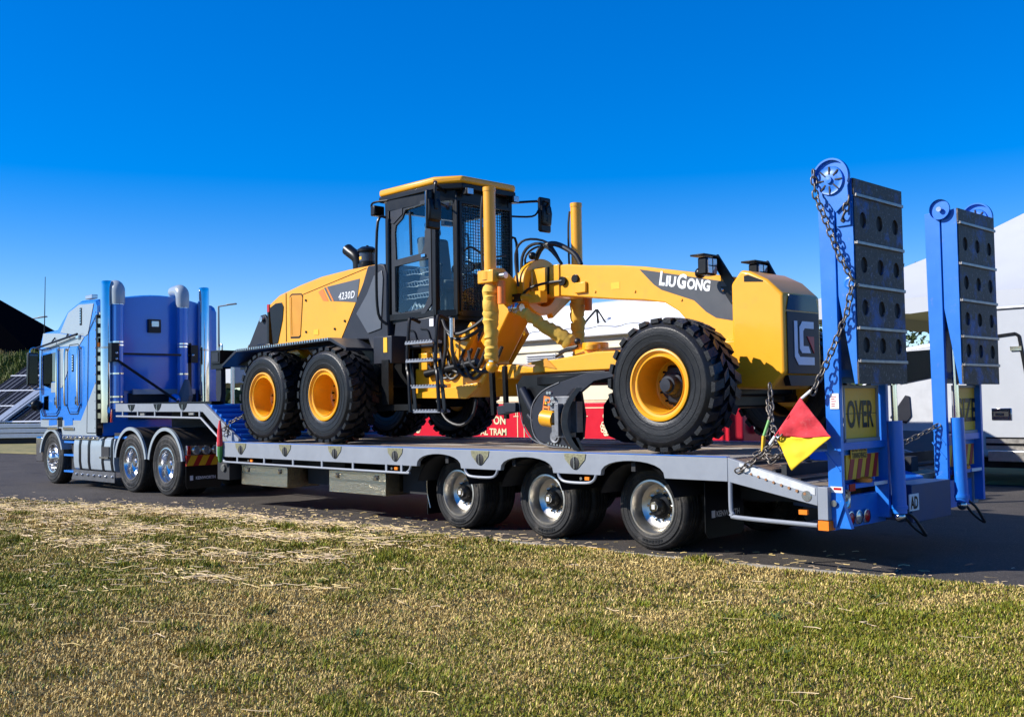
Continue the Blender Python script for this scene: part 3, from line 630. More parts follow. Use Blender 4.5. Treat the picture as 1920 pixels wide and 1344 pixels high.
# chain wheel housing at the top of the near ramp, and pivots on the far one
def chain_wheel(y, par, s=1):
    c = (2.19, 3.345)
    q = [(c[0]+0.165*math.cos(R(a)), c[1]+0.165*math.sin(R(a))) for a in range(-30,200,12)]+[(c[0]-.10,c[1]-.10),(c[0]+.03,c[1]-.30),(c[0]+.15,c[1]-.20)]
    h = MB().py(q,y,y+.015).build('wheel_cover', BLUE, par, bev=0.004)
    MB().lathe([(0.15,y-.025),(0.15,y+.0),(0.165,y+.0),(0.165,y-.03),(0.15,y-.03)], o=(c[0],0,c[1]), n=30, a0=R(-20), a1=R(190)).build('cover_rim', BLUE, h)
    MB().lathe([(0.125,y-.002),(0.12,y-.02),(0.085,y-.014),(0.07,y-.02),(0.03,y-.02),(0.028,y-.04),(0.001,y-.042)], o=(c[0]-.01,0,c[1]-.02), n=26).build('chain_wheel', BLUE, h)
    b = MB()
    for k in range(8):
        a = 2*PI*k/8; b.bar((c[0]-.01+.05*math.cos(a),y-.02,c[1]-.02+.05*math.sin(a)),(c[0]-.01+.115*math.cos(a),y-.02,c[1]-.02+.115*math.sin(a)),0.012,0.01,(0,1,0))
    b.build('wheel_spoke', DARK, h)
chain_wheel(0.03, ra); chain_wheel(3.10, rb)
MB().lathe([(0.10,2.14),(0.10,2.165),(0.001,2.165)][::-1], o=(2.20,0,3.33), n=24).build('pivot_plate', BLUE, rb); MB().cyl((2.2,2.14,3.33),(2.2,2.125,3.33),0.025,12).build('pivot_pin', BRT, rb)
pk = MB().box(2.21,2.34,0.055,0.07,2.93,3.12).build('anchor_plate', BLUE, ra, bev=0.006); MB().cyl((2.27,0.055,2.98),(2.27,0.045,2.98),0.018,10).build('anchor_hole', DARK, pk)
MB().lathe([(0.05,0.068),(0.05,0.055),(0.035,0.05),(0.02,0.055),(0.001,0.052)], o=(2.31,0,2.45), n=18).build('roller_boss', BLUE, ra)
# round cut-outs in ramp side plates (lighter lug seen through) and stickers
MB().box(2.10,2.18,0.062,0.0685,1.40,1.53).build('instruction_sticker', WHT, ra)
b = MB()
for k in range(5): b.box(2.112,2.112+0.05*random.uniform(.6,1),0.0605,0.0618,1.42+k*.02,1.427+k*.02)
b.build('sticker_lettering', REDL, ra)
st = MB().box(2.09,2.20,0.045,0.0565,0.70,0.75).build('flag_sticker', WHT, ra); MB().box(2.12,2.19,0.043,0.0448,0.722,0.742).build('sticker_stripe', REDL, st)
def cyl_tag(): pass
tu = MB().box(2.131,2.137,0.33,0.62,0.965,1.085).build('turning_sign', HYEL, ra); 
text('DO NOT OVERTAKE','turning_lettering',BLK,tu,(2.1385,0.475,1.05),(0,1,0),(0,0,1),0.045,width=0.26,bold=0.03)
text('TURNING VEHICLE','turning_lettering',BLK,tu,(2.1385,0.475,0.995),(0,1,0),(0,0,1),0.045,width=0.26,bold=0.03)

# OVER / SIZE signs
def big_sign(y0, y1, word, label):
    s = thing('oversize_sign', label, 'sign', (2.13,(y0+y1)/2,1.12), 'oversize load signs on the rear ramps')
    MB().box(2.10,2.125,y0,y1,1.14,1.575).build('sign_panel', HYEL, s, bev=0.003)
    b = MB().box(2.095,2.14,y0-.025,y0,1.12,1.60); b.box(2.095,2.14,y1,y1+.03,1.12,1.60); b.box(2.095,2.15,y0-.02,y1+.02,1.09,1.14); b.box(2.095,2.14,y0,y1,1.575,1.60); b.build('sign_frame', BRT if False else GRY, s)
    MB().box(2.125,2.130,y0,y1,1.352,1.358).build('fold_seam', BLK, s)
    text(word,'sign_lettering',BLK,s,(2.127,(y0+y1)/2,1.355),(0,1,0),(0,0,1),0.235,width=(y1-y0)*0.82,bold=0.022)
    return s
big_sign(0.25,0.83,'OVER','yellow folding sign reading OVER in black on the near ramp')
big_sign(2.56,3.10,'SIZE','yellow folding sign reading SIZE in black on the far ramp')
# ------------------------------------------------------------------ PRIME MOVER
PM = thing('prime_mover', 'blue and silver cab over prime mover with twin chrome stacks coupled to the trailer', 'truck', (-13.0,1.55,0))
YN, YF = 0.30, 2.80
cabp = [(-16.02,1.16),(-16.10,1.9),(-16.10,2.75),(-15.90,3.12),(-15.15,3.14),(-14.60,3.50),(-14.05,3.64),(-13.30,3.61),(-13.22,3.5),(-13.19,0.99),(-14.85,0.99),(-14.90,1.13)]
# body in strips so that the roof bulges
b = MB(); n = len(cabp)
def ring_at(y, sc): return [(p[0], y, (p[1]-2.0)*sc+2.0 if p[1] > 3.0 else p[1]) for p in cabp]
ys = [(YN,0.975),(YN+.06,1.0),(YN+.5,1.035),(1.55,1.05),(YF-.5,1.035),(YF-.06,1.0),(YF,0.975)]
rs = [ring_at(y, s) for y, s in ys]
for i in range(len(rs)-1):
    vs = rs[i]+rs[i+1]; b.add(vs, [(k,(k+1)%n,(k+1)%n+n,k+n) for k in range(n)])
b.add(rs[0],[tuple(range(n))]); b.add(rs[-1],[tuple(range(n-1,-1,-1))])
cab = b.build('cab', NAVY, PM, smooth=25)
e = YN-.004
# silver two-tone panels on the near side
MB().py([(-14.98,3.06),(-14.57,3.44),(-14.05,3.56),(-13.36,3.53),(-13.62,2.96),(-13.75,2.92)],e-.006,e).build('silver_roof_panel', SLV, cab, bev=0.004)
MB().py([(-15.88,3.10),(-15.02,3.05),(-13.8,2.91),(-14.05,2.75),(-15.75,2.80),(-15.95,2.82)],e-.005,e).build('silver_upper_panel', SLV, cab, bev=0.003)
MB().py([(-15.0,2.74),(-14.25,2.72),(-14.62,2.25),(-14.88,1.95),(-15.0,1.95)],e-.005,e).build('silver_door_flash', SLV, cab)
MB().py([(-13.22,2.0),(-13.2,1.0),(-14.85,1.0),(-14.9,1.13),(-16.0,1.16),(-16.0,1.30),(-13.95,1.29),(-13.3,1.98)],e-.005,e).build('silver_lower_panel', SLV, cab)
# door, its window and handles
dr = MB().py([(-15.93,2.70),(-15.08,2.74),(-15.08,1.50),(-15.18,1.43),(-15.85,1.43),(-15.95,1.52)],e-.010,e-.001).build('cab_door', NAVY, cab, bev=0.006)
MB().py([(-15.86,2.64),(-15.14,2.68),(-15.14,2.08),(-15.40,2.08),(-15.46,1.95),(-15.84,2.02)],e-.020,e-.011).build('door_window', GLD, dr)
MB().py([(-15.42,2.06),(-15.12,2.06),(-15.12,1.86),(-15.42,1.86)],e-.016,e-.011).build('door_corner_panel', SLV, dr)
MB().py([(-15.80,1.78),(-15.56,1.80),(-15.56,1.50),(-15.80,1.52)],e-.018,e-.011).build('kerb_window', GLD, dr)
b = MB()
for xx, z0, z1 in ((-15.02,1.58,2.70),(-14.62,1.62,2.68),(-13.98,1.62,2.70)): b.tube([(xx,e,z1),(xx,e-.06,z1-.04),(xx,e-.06,z0+.04),(xx,e,z0)],0.018,8)
b.build('grab_rail', CHR, cab)
def seam(pl_, y):
    b = MB()
    for p, q in zip(pl_, pl_[1:]+pl_[:1]): b.bar((p[0],y,p[1]),(q[0],y,q[1]),0.014,0.006,(0,1,0))
    return b
stuff(seam([(-15.96,2.76),(-15.03,2.80),(-15.03,1.46),(-15.16,1.38),(-15.88,1.38),(-15.99,1.50)],e-.006).build('door_seam', BLK, cab)); stuff(seam([(-14.62,2.62),(-14.50,2.79),(-14.08,2.79),(-14.0,2.68),(-14.0,1.54),(-14.10,1.42),(-14.48,1.42),(-14.62,1.56)],e-.006).build('door_seam', BLK, cab))
stuff(seam([(-13.60,3.0),(-13.24,3.3),(-13.24,1.05),(-13.66,1.05)],e-.0065).build('panel_seam', BLK, cab))
b = MB()
for k in range(14): b.cyl((-13.30,e-.004,1.15+k*.17),(-13.30,e-.012,1.15+k*.17),0.012,6)
stuff(b.build('panel_rivet', SLV, cab))
MB().box(-15.93,-14.9,e-.012,e-.002,1.305,1.325).build('body_moulding', CHR, cab)
sd_ = MB().py([(-14.58,2.62),(-14.48,2.74),(-14.10,2.74),(-14.04,2.66),(-14.04,1.56),(-14.12,1.46),(-14.46,1.46),(-14.58,1.58)],e-.009,e-.001).build('sleeper_door', NAVY, cab, bev=0.008)
MB().py([(-14.53,2.0),(-14.10,2.0),(-14.10,1.53),(-14.45,1.53),(-14.53,1.62)],e-.015,e-.010).build('locker_panel', NAVY, sd_, bev=0.006)
for xx in (-15.17,-14.13): MB().box(xx-.03,xx+.03,e-.04,e-.01,1.60,1.76).build('door_handle', CHR, cab, bev=0.008)
for xx, z in ((-14.33,2.42),(-13.95,3.32)):
    v = MB().box(xx-.045,xx+.045,e-.016,e-.006,z-.17,z+.17).build('side_vent', BLK, cab, bev=0.004)
    b = MB()
    for k in range(6): b.box(xx-.025,xx+.025,e-.022,e-.017,z-.13+k*.05,z-.105+k*.05)
    b.build('vent_lettering', CHR, v)
for a in (-15.55,-14.75):
    MB().py([(a,1.34),(a+.42,1.34),(a+.42,1.20),(a,1.18)],e-.010,e-.006).build('step_recess', NAVY, cab); MB().box(a-.02,a+.5,e-.03,e-.012,1.10,1.16).build('step_plate', CHR, cab, bev=0.004)
MB().box(-15.08,-14.86,e-.012,e-.006,1.16,1.36).build('cab_badge', BLK, cab)
b = MB().tube([(-15.95,e-.10,2.80),(-14.0,e-.06,2.98)],0.022,8); b.tube([(-15.2,e-.09,2.88),(-15.25,e,2.98)],0.015,6); b.tube([(-14.5,e-.07,2.94),(-14.6,e,3.02)],0.015,6); b.build('awning_rail', BLK, cab)
b = MB().box(-14.10,-13.98,e-.05,e-.02,2.90,2.96); b.build('rail_clamp', CHR, cab)
for xx, z in ((-15.15,3.30),(-14.1,3.74)): MB().box(xx-.16,xx+.16,0.5,0.62,z-.05,z+.03).build('roof_lamp', LENS, cab, bev=0.01)
MB().tube([(-15.95,0.34,2.9),(-15.80,0.30,4.28)],[0.012,0.006],6).build('antenna', BLK, cab)
# mirrors
b = MB().tube([(-15.95,e,2.76),(-16.02,e-.20,2.78),(-16.03,e-.22,2.4),(-16.02,e-.20,1.98),(-15.95,e,1.94)],0.016,8); ma = b.build('mirror_arm', CHR, cab)
MB().box(-16.09,-15.98,e-.27,e-.06,2.02,2.70).build('wing_mirror', BLK, ma, bev=0.02); MB().box(-15.979,-15.972,e-.25,e-.08,2.05,2.67).build('mirror_glass', GLD, ma)
MB().sph((-15.9,e-.12,1.60),0.12,sc=(.6,1,1)).build('spot_mirror', BLK, ma)
# grille front, windscreen (seen only from other positions)
MB().box(-16.13,-16.105,0.45,2.65,1.95,2.72).build('windscreen', GLD, cab); MB().box(-16.11,-16.05,0.7,2.4,1.2,1.85).build('front_grille', CHR, cab)
MB().box(-16.35,-16.0,0.32,2.78,0.42,0.95).build('front_bumper', CHR, PM, bev=0.03)
# sleeper back wall features: bulged back
b = MB(); m = 13
for i in range(m):
    y = 0.42+2.26*i/(m-1); bx = -13.200+0.10*math.sin(PI*i/(m-1)); zt = 3.56+0.16*math.sin(PI*i/(m-1))
    b.v += [(bx,y,1.85),(bx,y,zt),(bx-.12,y,zt+.03)]
for i in range(m-1): b.f += [(3*i,3*i+3,3*i+4,3*i+1),(3*i+1,3*i+4,3*i+5,3*i+2)]
bw = b.build('cab_back', NAVY, PM)
MB().box(-13.140,-13.080,0.95,2.25,1.78,1.88).build('back_skirt', SLV, bw); MB().box(-13.210,-13.140,0.9,2.3,1.3,1.80).build('back_recess', DARK, bw)
bl = MB().box(-13.100,-13.030,1.30,1.46,3.10,3.22).build('back_lamp', LENS, bw, bev=0.01); MB().box(-13.110,-13.040,1.25,1.50,2.99,3.25).build('lamp_housing', BLK, bl)
MB().box(-13.210,-13.175,YN+.02,YN+.10,1.05,3.35).build('cab_edge_trim', CHR, PM)
b = MB()
for k in range(12): b.box(-13.160,-13.140,0.28,0.36,1.15+k*0.18,1.25+k*.18)
b.build('cable_clip', CHR, PM); MB().box(-13.190,-13.160,0.27,0.38,1.0,3.3).build('cable_tray', BLK, PM)
MB().box(-13.162,-13.140,0.285,0.365,2.68,2.86).build('side_marker', ORG, PM)
# exhaust stacks and intake pipes
for y in (0.42,2.43):
    s_ = MB().tube([(-13.070,y,1.25),(-13.070,y,3.86),(-13.080,y,3.93)],0.112,24,cap=False).build('exhaust_stack', CHR, PM); MB().cyl((-13.070,y,3.78),(-13.070,y,3.80),0.108,24).build('stack_bore', DARK, s_)
    MB().cyl((-13.070,y,2.65),(-13.070,y,2.69),0.118,24).build('stack_clamp', BRT, s_)
for y in (0.58,1.90):
    p_ = MB().cyl((-12.930,y,1.5),(-12.930,y,3.50),0.105,24).build('intake_pipe', NAVY, PM)
    MB().tube([(-12.930,y,3.5),(-12.930,y,3.66),(-12.950,y,3.78),(-13.030,y-.0,3.84),(-13.160,y,3.85),(-13.330,y,3.84)],[0.125,0.13,0.135,0.13,0.115,0.11],18).build('intake_elbow', SLV, p_)
    b = MB()
    for z in (1.62,1.72,2.16,2.70,2.76,3.49): b.cyl((-12.930,y,z),(-12.930,y,z+.028),0.112,22)
    b.build('pipe_clamp', CHR, p_)
b = MB().bar((-12.870,0.46,2.55),(-12.870,2.12,2.55),0.04); b.bar((-12.830,0.48,2.45),(-12.610,1.65,1.62),0.045); b.bar((-13.010,0.42,1.3),(-13.010,0.42,2.8),0.07); b.bar((-13.010,2.08,1.3),(-13.010,2.08,2.8),0.07); b.box(-12.960,-12.810,0.4,0.55,2.40,2.75); b.box(-12.960,-12.810,2.02,2.17,2.40,2.75); b.build('stack_frame', BLK, PM)
b = MB().sph((-12.810,0.50,2.56),0.03); b.sph((-12.810,0.50,2.45),0.03); b.sph((-12.810,2.06,2.55),0.03); b.build('frame_bolt', BRT, PM)
MB().tube([(-12.760,1.80,1.55),(-12.710,1.85,1.75),(-12.760,1.9,2.05)],[0.16,0.15,0.05],8).build('pipe_cover', mat('grey_bag',(0.12,0.12,0.13),0.7,bump=0.6,bscale=12), PM)
b = MB().sph((-12.710,1.62,1.66),0.12); b.build('air_coupling', NAVY, PM)
# chassis
b = MB().box(-15.9,-9.7,1.05,1.17,0.55,0.85); b.box(-15.9,-9.7,1.93,2.05,0.55,0.85); b.box(-12.9,-12.2,0.5,2.6,0.85,1.05); b.box(-16.0,-13.1,0.6,2.5,0.6,1.0); b.box(-12.4,-9.6,1.2,1.9,0.8,1.0)
for xx in (-10.42,-11.77,-15.41): b.cyl((xx,0.6,0.525),(xx,2.5,0.525),0.09,12)
b.cyl((-11.1,1.55,1.05),(-11.1,1.55,1.15),0.5,24); b.build('chassis', DARK, PM)
MB().box(-12.5,-11.9,0.32,1.0,0.955,1.0).build('catwalk', NAVY, PM, bev=0.006)
# steer wheels
def steer(loc, flip):
    t = MB(); t.lathe([(0.27,0.02),(0.305,0.0),(0.300,-0.01),(0.275,-0.006),(0.262,0.03),(0.255,0.07),(0.22,0.05),(0.18,0.015),(0.12,0.0),(0.10,-0.05),(0.075,-0.07),(0.001,-0.075)], n=48)
    w = t.build('wheel', RIM, PM, off=(0,0,0)); road_tyre(0.525,0.295,0.292).build('tyre', RUBT, w, off=(0,0,0))
    bolts(MB(),0.01,0.165,10,0.017,0.05).build('wheel_nuts', BRT, w, off=(0,0,0))
    hl = MB()
    for k in range(10): a = 2*PI*(k+.5)/10; hl.cyl((0.222*math.cos(a),0.04,0.222*math.sin(a)),(0.222*math.cos(a),0.048,0.222*math.sin(a)),0.026,12)
    hl.build('hand_hole', DARK, w, off=(0,0,0)); w.location = Vector(loc)-Vector((-13.0,1.55,0))
    if flip: w.rotation_euler = (0,0,PI)
steer((-15.41,0.32,0.525), False); steer((-15.41,2.78,0.525), True)
for xx in (-10.42,-11.77):
    for y, fl in ((0.31,False),(2.79,True)): 
        make_dual(PM, 0.525, 0.292, 0.275, 0.17, Vector((xx,y,0.525))-Vector((-13.0,1.55,0)), fl, RIM)
# mudguards
def guard(xx, y0, y1, Rg, a0, a1, m, name, edge=True):
    g = MB(); g.lathe([(Rg,y0),(Rg,y1),(Rg-.012,y1),(Rg-.012,y0),(Rg,y0)], o=(xx,0,0.525), n=22, a0=R(a0), a1=R(a1)); o = g.build(name, m, PM)
    if edge: MB().lathe([(Rg+.008,y0-.012),(Rg+.008,y0+.03),(Rg-.05,y0+.002),(Rg-.05,y0-.012),(Rg+.008,y0-.012)], o=(xx,0,0.525), n=22, a0=R(a0), a1=R(a1)).build('guard_edge', SLV, o)
BRN = mat('guard_brown_sheen', (0.05,0.042,0.036), 0.35, var=0.4, scale=6, col2=(0.16,0.12,0.09), c2amt=0.6, c2scale=3)  # brownish reflection on the black guards is painted into this colour
for xx in (-10.42,-11.77):
    guard(xx,0.29,0.98,0.64,8,172,BRN,'mudguard'); guard(xx,2.1,2.81,0.64,8,172,BRN,'mudguard')
guard(-15.41,0.285,0.62,0.60,18,170,SLV,'front_mudguard')
# lamp trim under cab
b = MB().box(-14.85,-13.15,0.285,0.31,0.92,0.985); tr_ = b.build('cab_trim', CHR, PM)
for k in range(9): MB().sph((-14.75+k*0.21,0.278,0.955),0.026).build('trim_lamp', LENS, tr_)
# steps
for z in (0.86,0.60,0.28): MB().box(-14.80,-14.30,0.30,0.55,z-.02,z+.02).build('cab_step', NAVY, PM, bev=0.006)
b = MB().box(-14.78,-14.36,0.45,0.9,0.25,0.9); b.build('step_back', DARK, PM); MB().cyl((-14.42,0.4,0.45),(-14.42,0.4,0.78),0.055,14).build('step_bottle', CHR, PM)
# fuel tank with straps
tk = [(0.36,0.97),(0.31,0.93),(0.29,0.80),(0.29,0.50),(0.31,0.36),(0.36,0.33),(0.95,0.33),(0.95,0.97)]
tb = MB().px(tk,-14.30,-12.45).build('fuel_tank', SLV, PM, bev=0.01)
tk2 = [(p[0]-0.012 if p[0] < .9 else p[0], p[1]+(0.006 if p[1] > .9 else 0)) for p in tk]
for xx in (-14.02,-13.60,-12.98,-12.58): MB().px(tk2,xx,xx+.085).build('tank_strap', BLK, tb)
MB().box(-12.95,-12.63,0.27,0.292,0.62,0.80).build('tank_recess', DARK, tb); MB().box(-12.98,-12.60,0.24,0.29,0.58,0.615).build('tank_step', CHR, tb)
sk = MB().py([(-14.42,0.14),(-12.45,0.14),(-12.45,0.33),(-14.30,0.33)],0.30,0.32).build('side_skirt', mat('skirt_metal',(0.28,0.28,0.29),0.3,0.8,var=0.2), PM)
for k in range(7): MB().sph((-14.15+k*0.27,0.293,0.245),0.028).build('skirt_lamp', LENS, sk)
# rear lamp panel, hazard board, mudflap
for y0, y1 in ((0.33,0.98),(2.12,2.77)):
    lp = MB().box(-9.78,-9.72,y0,y1,0.71,0.87).build('rear_lamp_panel', CHR, PM, bev=0.004)
    for k in range(3):
        yy = y0+.17+k*.18; MB().lathe([(0.075,-9.72),(0.075,-9.70),(0.058,-9.69),(0.055,-9.705),(0.001,-9.70)], o=(0,yy,0.79), axis='x', n=20).build('tail_lamp', BLK if False else LENS, lp)
    MB().box(-9.72,-9.712,y0+.01,y0+.06,0.715,0.865).build('side_reflector', REDL, lp)
    hz = MB().box(-9.77,-9.75,y0,y1-.02,0.53,0.705).build('hazard_board', HRED, PM)
    for k in range(3):
        a = y0+.0+k*.22; MB().px([(a,0.535),(a+.12,0.535),(a+.21,0.70),(a+.09,0.70)],-9.749,-9.745).build('hazard_stripe', HYEL, hz)
    mf = MB().px([(y0+.03,0.15),(y1-.03,0.15),(y1,0.2),(y1,0.53),(y0,0.53),(y0,0.2)],-9.77,-9.758).build('mudflap', BLK, PM)
    text('KENWORTH','mudflap_lettering',WHT,mf,(-9.755,(y0+y1)/2+.03,0.33),(0,1,0),(0,0,1),0.05,width=0.36,bold=0.03); MB().box(-9.757,-9.754,y0+.07,y0+.125,0.29,0.37).build('mudflap_badge', WHT, mf)

# ------------------------------------------------------------------ ROAD GRADER
GC = 1.55; GZ = 1.647
GR = thing('road_grader', 'yellow and black six wheeled road grader standing on the trailer deck', 'grader', (-3.6,GC,0.97))
GO = Vector((-3.6,GC,0.97))
def grader_tyre():
    TB = MB(); t = car = MB(); Rt, w = 0.674, 0.44; rr = 0.335
    half = [(rr,0.045),(rr+.02,0.01),(rr+.05,-0.004),(rr+.075,-0.006),(rr+.08,-0.012),(rr+.10,-0.014),(rr+.105,-0.010),(0.49,-0.014),(0.493,-0.019),(0.503,-0.019),(0.506,-0.015),(0.53,-0.016),(0.555,-0.014),(0.558,-0.017),(0.566,-0.016),(0.575,-0.008),(0.605,0.012),(0.628,0.035)]
    prof = half+[(r, w-y) for r, y in reversed(half)]; t.lathe(prof+[prof[0]], n=72)
    # tread lugs
    N_ = 26; t = TB
    def lug(a, da, y0, y1, skew, r0=0.615, r1=Rt, sh0=0, sh1=0):
        vs = []
        for (rr_, f) in ((r0,1.0),(r1,0.80)):
            for (yy, sg) in ((y0,-1),(y1,1)):
                for s in (-1,1):
                    aa = a+s*da*f+skew*(yy-w/2); rad = rr_-(0.016 if (rr_ > .65 and (yy < .03 or yy > w-.03)) else 0)
                    vs.append((rad*math.cos(aa), yy, rad*math.sin(aa)))
        t.add(vs,[(0,1,3,2),(4,6,7,5),(0,4,5,1),(2,3,7,6),(0,2,6,4),(1,5,7,3)])
    for k in range(N_):
        a = 2*PI*k/N_; lug(a,0.082,-0.004,0.125,0.5); lug(a+PI/N_,0.082,w-0.125,w+0.004,-0.5)
        lug(a+PI/N_*0.9,0.085,0.135,0.215,1.2); lug(a+PI/N_*1.9,0.085,0.225,0.305,-1.2)
    return car, TB
GTYRE = None
def grader_wheel(x, y, flip, front):
    d = 0.31; rr = 0.345
    t = MB(); t.lathe([(rr-.01,0.04),(rr+.014,0.004),(rr+.012,-0.012),(rr-.006,-0.016),(rr-.018,-0.006),(rr-.026,0.012),(rr-.052,0.016),(rr-.060,0.004),(rr-.068,0.012),(rr-.074,0.05),(rr-.080,0.16),(rr-.085,d-.02),(rr-.105,d),(0.168,d+.004),(0.165,d+.03),(0.001,d+.03)], n=60)
    w = t.build('wheel', YEL, GR, off=(0,0,0)); ca, tb_ = grader_tyre(); to_ = ca.build('tyre', RUB, w, off=(0,0,0)); tb_.build('tread_blocks', RUB, to_, off=(0,0,0))
    bolts(MB(),d,0.205,12,0.013,0.03).build('wheel_nuts', BLK, w, off=(0,0,0))
    if front:
        MB().lathe([(0.175,d+.0),(0.172,d-.05),(0.125,d-.055),(0.12,d-.09),(0.10,d-.10),(0.098,d-.16),(0.088,d-.18),(0.068,d-.182),(0.064,d-.22),(0.001,d-.222)], n=36).build('hub', DGR, w, off=(0,0,0))
    else:
        MB().lathe([(0.164,d+.0),(0.16,d+.02),(0.11,d+.02),(0.105,d-.02),(0.001,d-.02)], n=32).build('hub', BLK, w, off=(0,0,0))
    w.location = Vector((x,y,GZ))-GO
    w.rotation_euler = (0, random.uniform(0,1), PI if flip else 0)
    return w
for x, fr in ((0.208,True),(-5.538,False),(-7.115,False)):
    grader_wheel(x,0.19,False,fr); grader_wheel(x,2.91,True,fr)
# engine hood: yellow shell with sloping top
HY0, HY1 = 0.85, 2.25
side = [(-7.86,2.47),(-7.99,3.10),(-7.93,3.155),(-7.74,3.24),(-7.15,3.345),(-6.58,3.42),(-5.9,3.455),(-5.27,3.465),(-5.40,3.40),(-6.05,2.47)]
b = MB(); n = len(side)
def hood_ring(y, dz, dx): return [(p[0]+(dx if p[0] < -7.9 else 0), y, p[1]+(dz if p[1] > 3.1 else 0)) for p in side]
rings = [hood_ring(HY0,-.035,0),hood_ring(HY0+.035,0.005,-.01),hood_ring(HY0+.2,0.03,-.06),hood_ring(GC,.04,-.08),hood_ring(HY1-.2,.03,-.06),hood_ring(HY1-.035,.005,-.01),hood_ring(HY1,-.035,0)]
for i in range(6): b.add(rings[i]+rings[i+1],[(k,(k+1)%n,(k+1)%n+n,k+n) for k in range(n)])
b.add(rings[0],[tuple(range(n))]); b.add(rings[-1],[tuple(range(n-1,-1,-1))])
hood = b.build('engine_hood', YEL, GR, smooth=28)
e = HY0-.003
# dark grey shoulder between hood and cab
sh = [(-5.36,3.455),(-5.22,3.455),(-5.08,3.46),(-4.98,3.44),(-4.92,3.30),(-4.90,2.42),(-5.0,2.28),(-5.2,2.10),(-5.36,2.42),(-6.02,2.44),(-5.72,2.85),(-5.48,3.22)]
MB().py(sh,HY0-.03,HY1+.03).build('hood_shoulder', DGR, GR, bev=0.02)
MB().py([(-5.20,3.30),(-5.02,3.36),(-4.99,3.25),(-5.05,2.55),(-5.35,2.50),(-5.62,2.80),(-5.36,3.06)],HY0-.045,HY0-.031).build('shoulder_panel', mat('mid_grey_paint',(0.075,0.085,0.105),0.4,var=0.06), GR, bev=0.012)
# side decal and model number
dc = MB().py([(-6.39,3.255),(-5.58,3.30),(-5.66,2.97),(-6.22,3.03)],e-.002,e).build('hood_decal', mat('mid_grey_paint',(0.07,0.08,0.1)), hood)
text('4230D','model_number',WHT,dc,(-5.90,e-.0025,3.09),(1,0,0.0),(0,0,1),0.105,width=0.40,bold=0.012,shear=0.25,space=1.12)
ORS = mat('orange_stripe',(0.80,0.20,0.03),0.4)
MB().py([(-6.62,3.20),(-6.50,3.235),(-6.36,3.04),(-6.50,3.06)],e-.002,e).build('hood_stripe', ORS, hood); MB().py([(-6.47,3.245),(-6.43,3.25),(-6.27,3.035),(-6.31,3.04)],e-.002,e).build('hood_stripe', mat('mid_grey_paint',(0.07,0.08,0.1)), hood); MB().py([(-6.42,3.25),(-6.39,3.253),(-6.21,3.028),(-6.25,3.03)],e-.002,e).build('hood_stripe', ORS, hood)
# recessed air intake panel
rec = [(-7.38,2.545),(-7.40,3.20),(-7.34,3.235),(-7.06,3.215),(-7.03,3.17),(-7.10,2.56),(-7.14,2.535)]
MB().py(rec,e-.001,e+.001).build('hood_recess_edge', BLK, hood)
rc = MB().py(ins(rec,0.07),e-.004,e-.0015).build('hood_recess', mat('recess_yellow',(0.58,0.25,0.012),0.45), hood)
MB().bar((-7.34,e-.007,2.60),(-7.35,e-.007,3.18),0.012,0.01,(0,1,0)).build('recess_lip', YEL, rc)
MB().bar((-7.05,e-.004,3.20),(-5.42,e-.004,3.44),0.010,0.008,(0,1,0)).build('hood_crease', YEL, hood)
# rear corner grille and lamp
MB().py([(-7.97,3.06),(-7.80,3.12),(-7.62,3.12),(-7.57,3.05),(-7.60,2.85),(-7.74,2.49),(-7.88,2.48)],e-.006,e).build('rear_grille', BLK, hood, bev=0.006)
MB().box(-8.035,-7.99,HY0-.012,HY0+.3,2.49,3.10).build('rear_panel', BLK, hood); MB().box(-8.04,-7.98,HY0-.014,HY0+.06,3.0,3.12).build('rear_lamp', REDL, hood)
MB().bar((-7.5,e-.002,2.50),(-7.5,e-.002,3.26),0.008,0.006,(0,1,0)).build('hood_seam', BLK, hood)
for (x_, z_) in ((-6.95,2.62),(-6.2,2.62),(-6.95,3.10),(-5.95,2.72)): MB().cyl((x_,e,z_),(x_,e-.012,z_),0.018,10).build('hood_latch', BLK, hood)
MB().box(-6.75,-6.62,e-.003,e,2.56,2.64).build('small_label', HYEL, hood)
# exhaust and pre cleaner
MB().tube([(-6.02,1.15,3.40),(-6.02,1.15,3.60),(-6.06,1.14,3.69),(-6.18,1.13,3.77),(-6.26,1.13,3.82)],[0.085,0.085,0.088,0.088,0.090],20).build('exhaust_pipe', BLK, GR)
pcl = MB().lathe([(0.001,3.40),(0.14,3.40),(0.14,3.52),(0.115,3.53),(0.115,3.70),(0.15,3.705),(0.15,3.735),(0.09,3.775),(0.02,3.78),(0.02,3.80),(0.001,3.80)], o=(-5.80,1.15,0.03), axis='z', n=28).build('air_precleaner', BLK, GR)
MB().lathe([(0.1165,3.56),(0.1165,3.68)], o=(-5.80,1.15,0.03), axis='z', n=28).build('cleaner_bowl', mat('smoke_bowl',(0.05,0.06,0.08),0.1,var=0.1), pcl)
MB().lathe([(0.118,3.585),(0.118,3.63)], o=(-5.80,1.15,0.03), axis='z', n=12, a0=R(215), a1=R(275)).build('cleaner_label', HYEL, pcl)
# fender platform with tread edge
pf = [(-8.62,2.18),(-8.18,2.40),(-5.62,2.445),(-5.25,2.29),(-5.25,2.25),(-5.64,2.40),(-8.17,2.355),(-8.62,2.14)]
MB().py(pf,0.36,0.86).build('fender_platform', DGR, GR, bev=0.004); MB().py(pf,2.24,2.74).build('fender_platform', DGR, GR, bev=0.004)
b = MB()
for k in range(40): xx = -8.15+k*0.063; b.box(xx,xx+.03,0.352,0.362,2.372+k*.0011,2.405+k*.0011)
b.build('platform_teeth', BRT, GR)
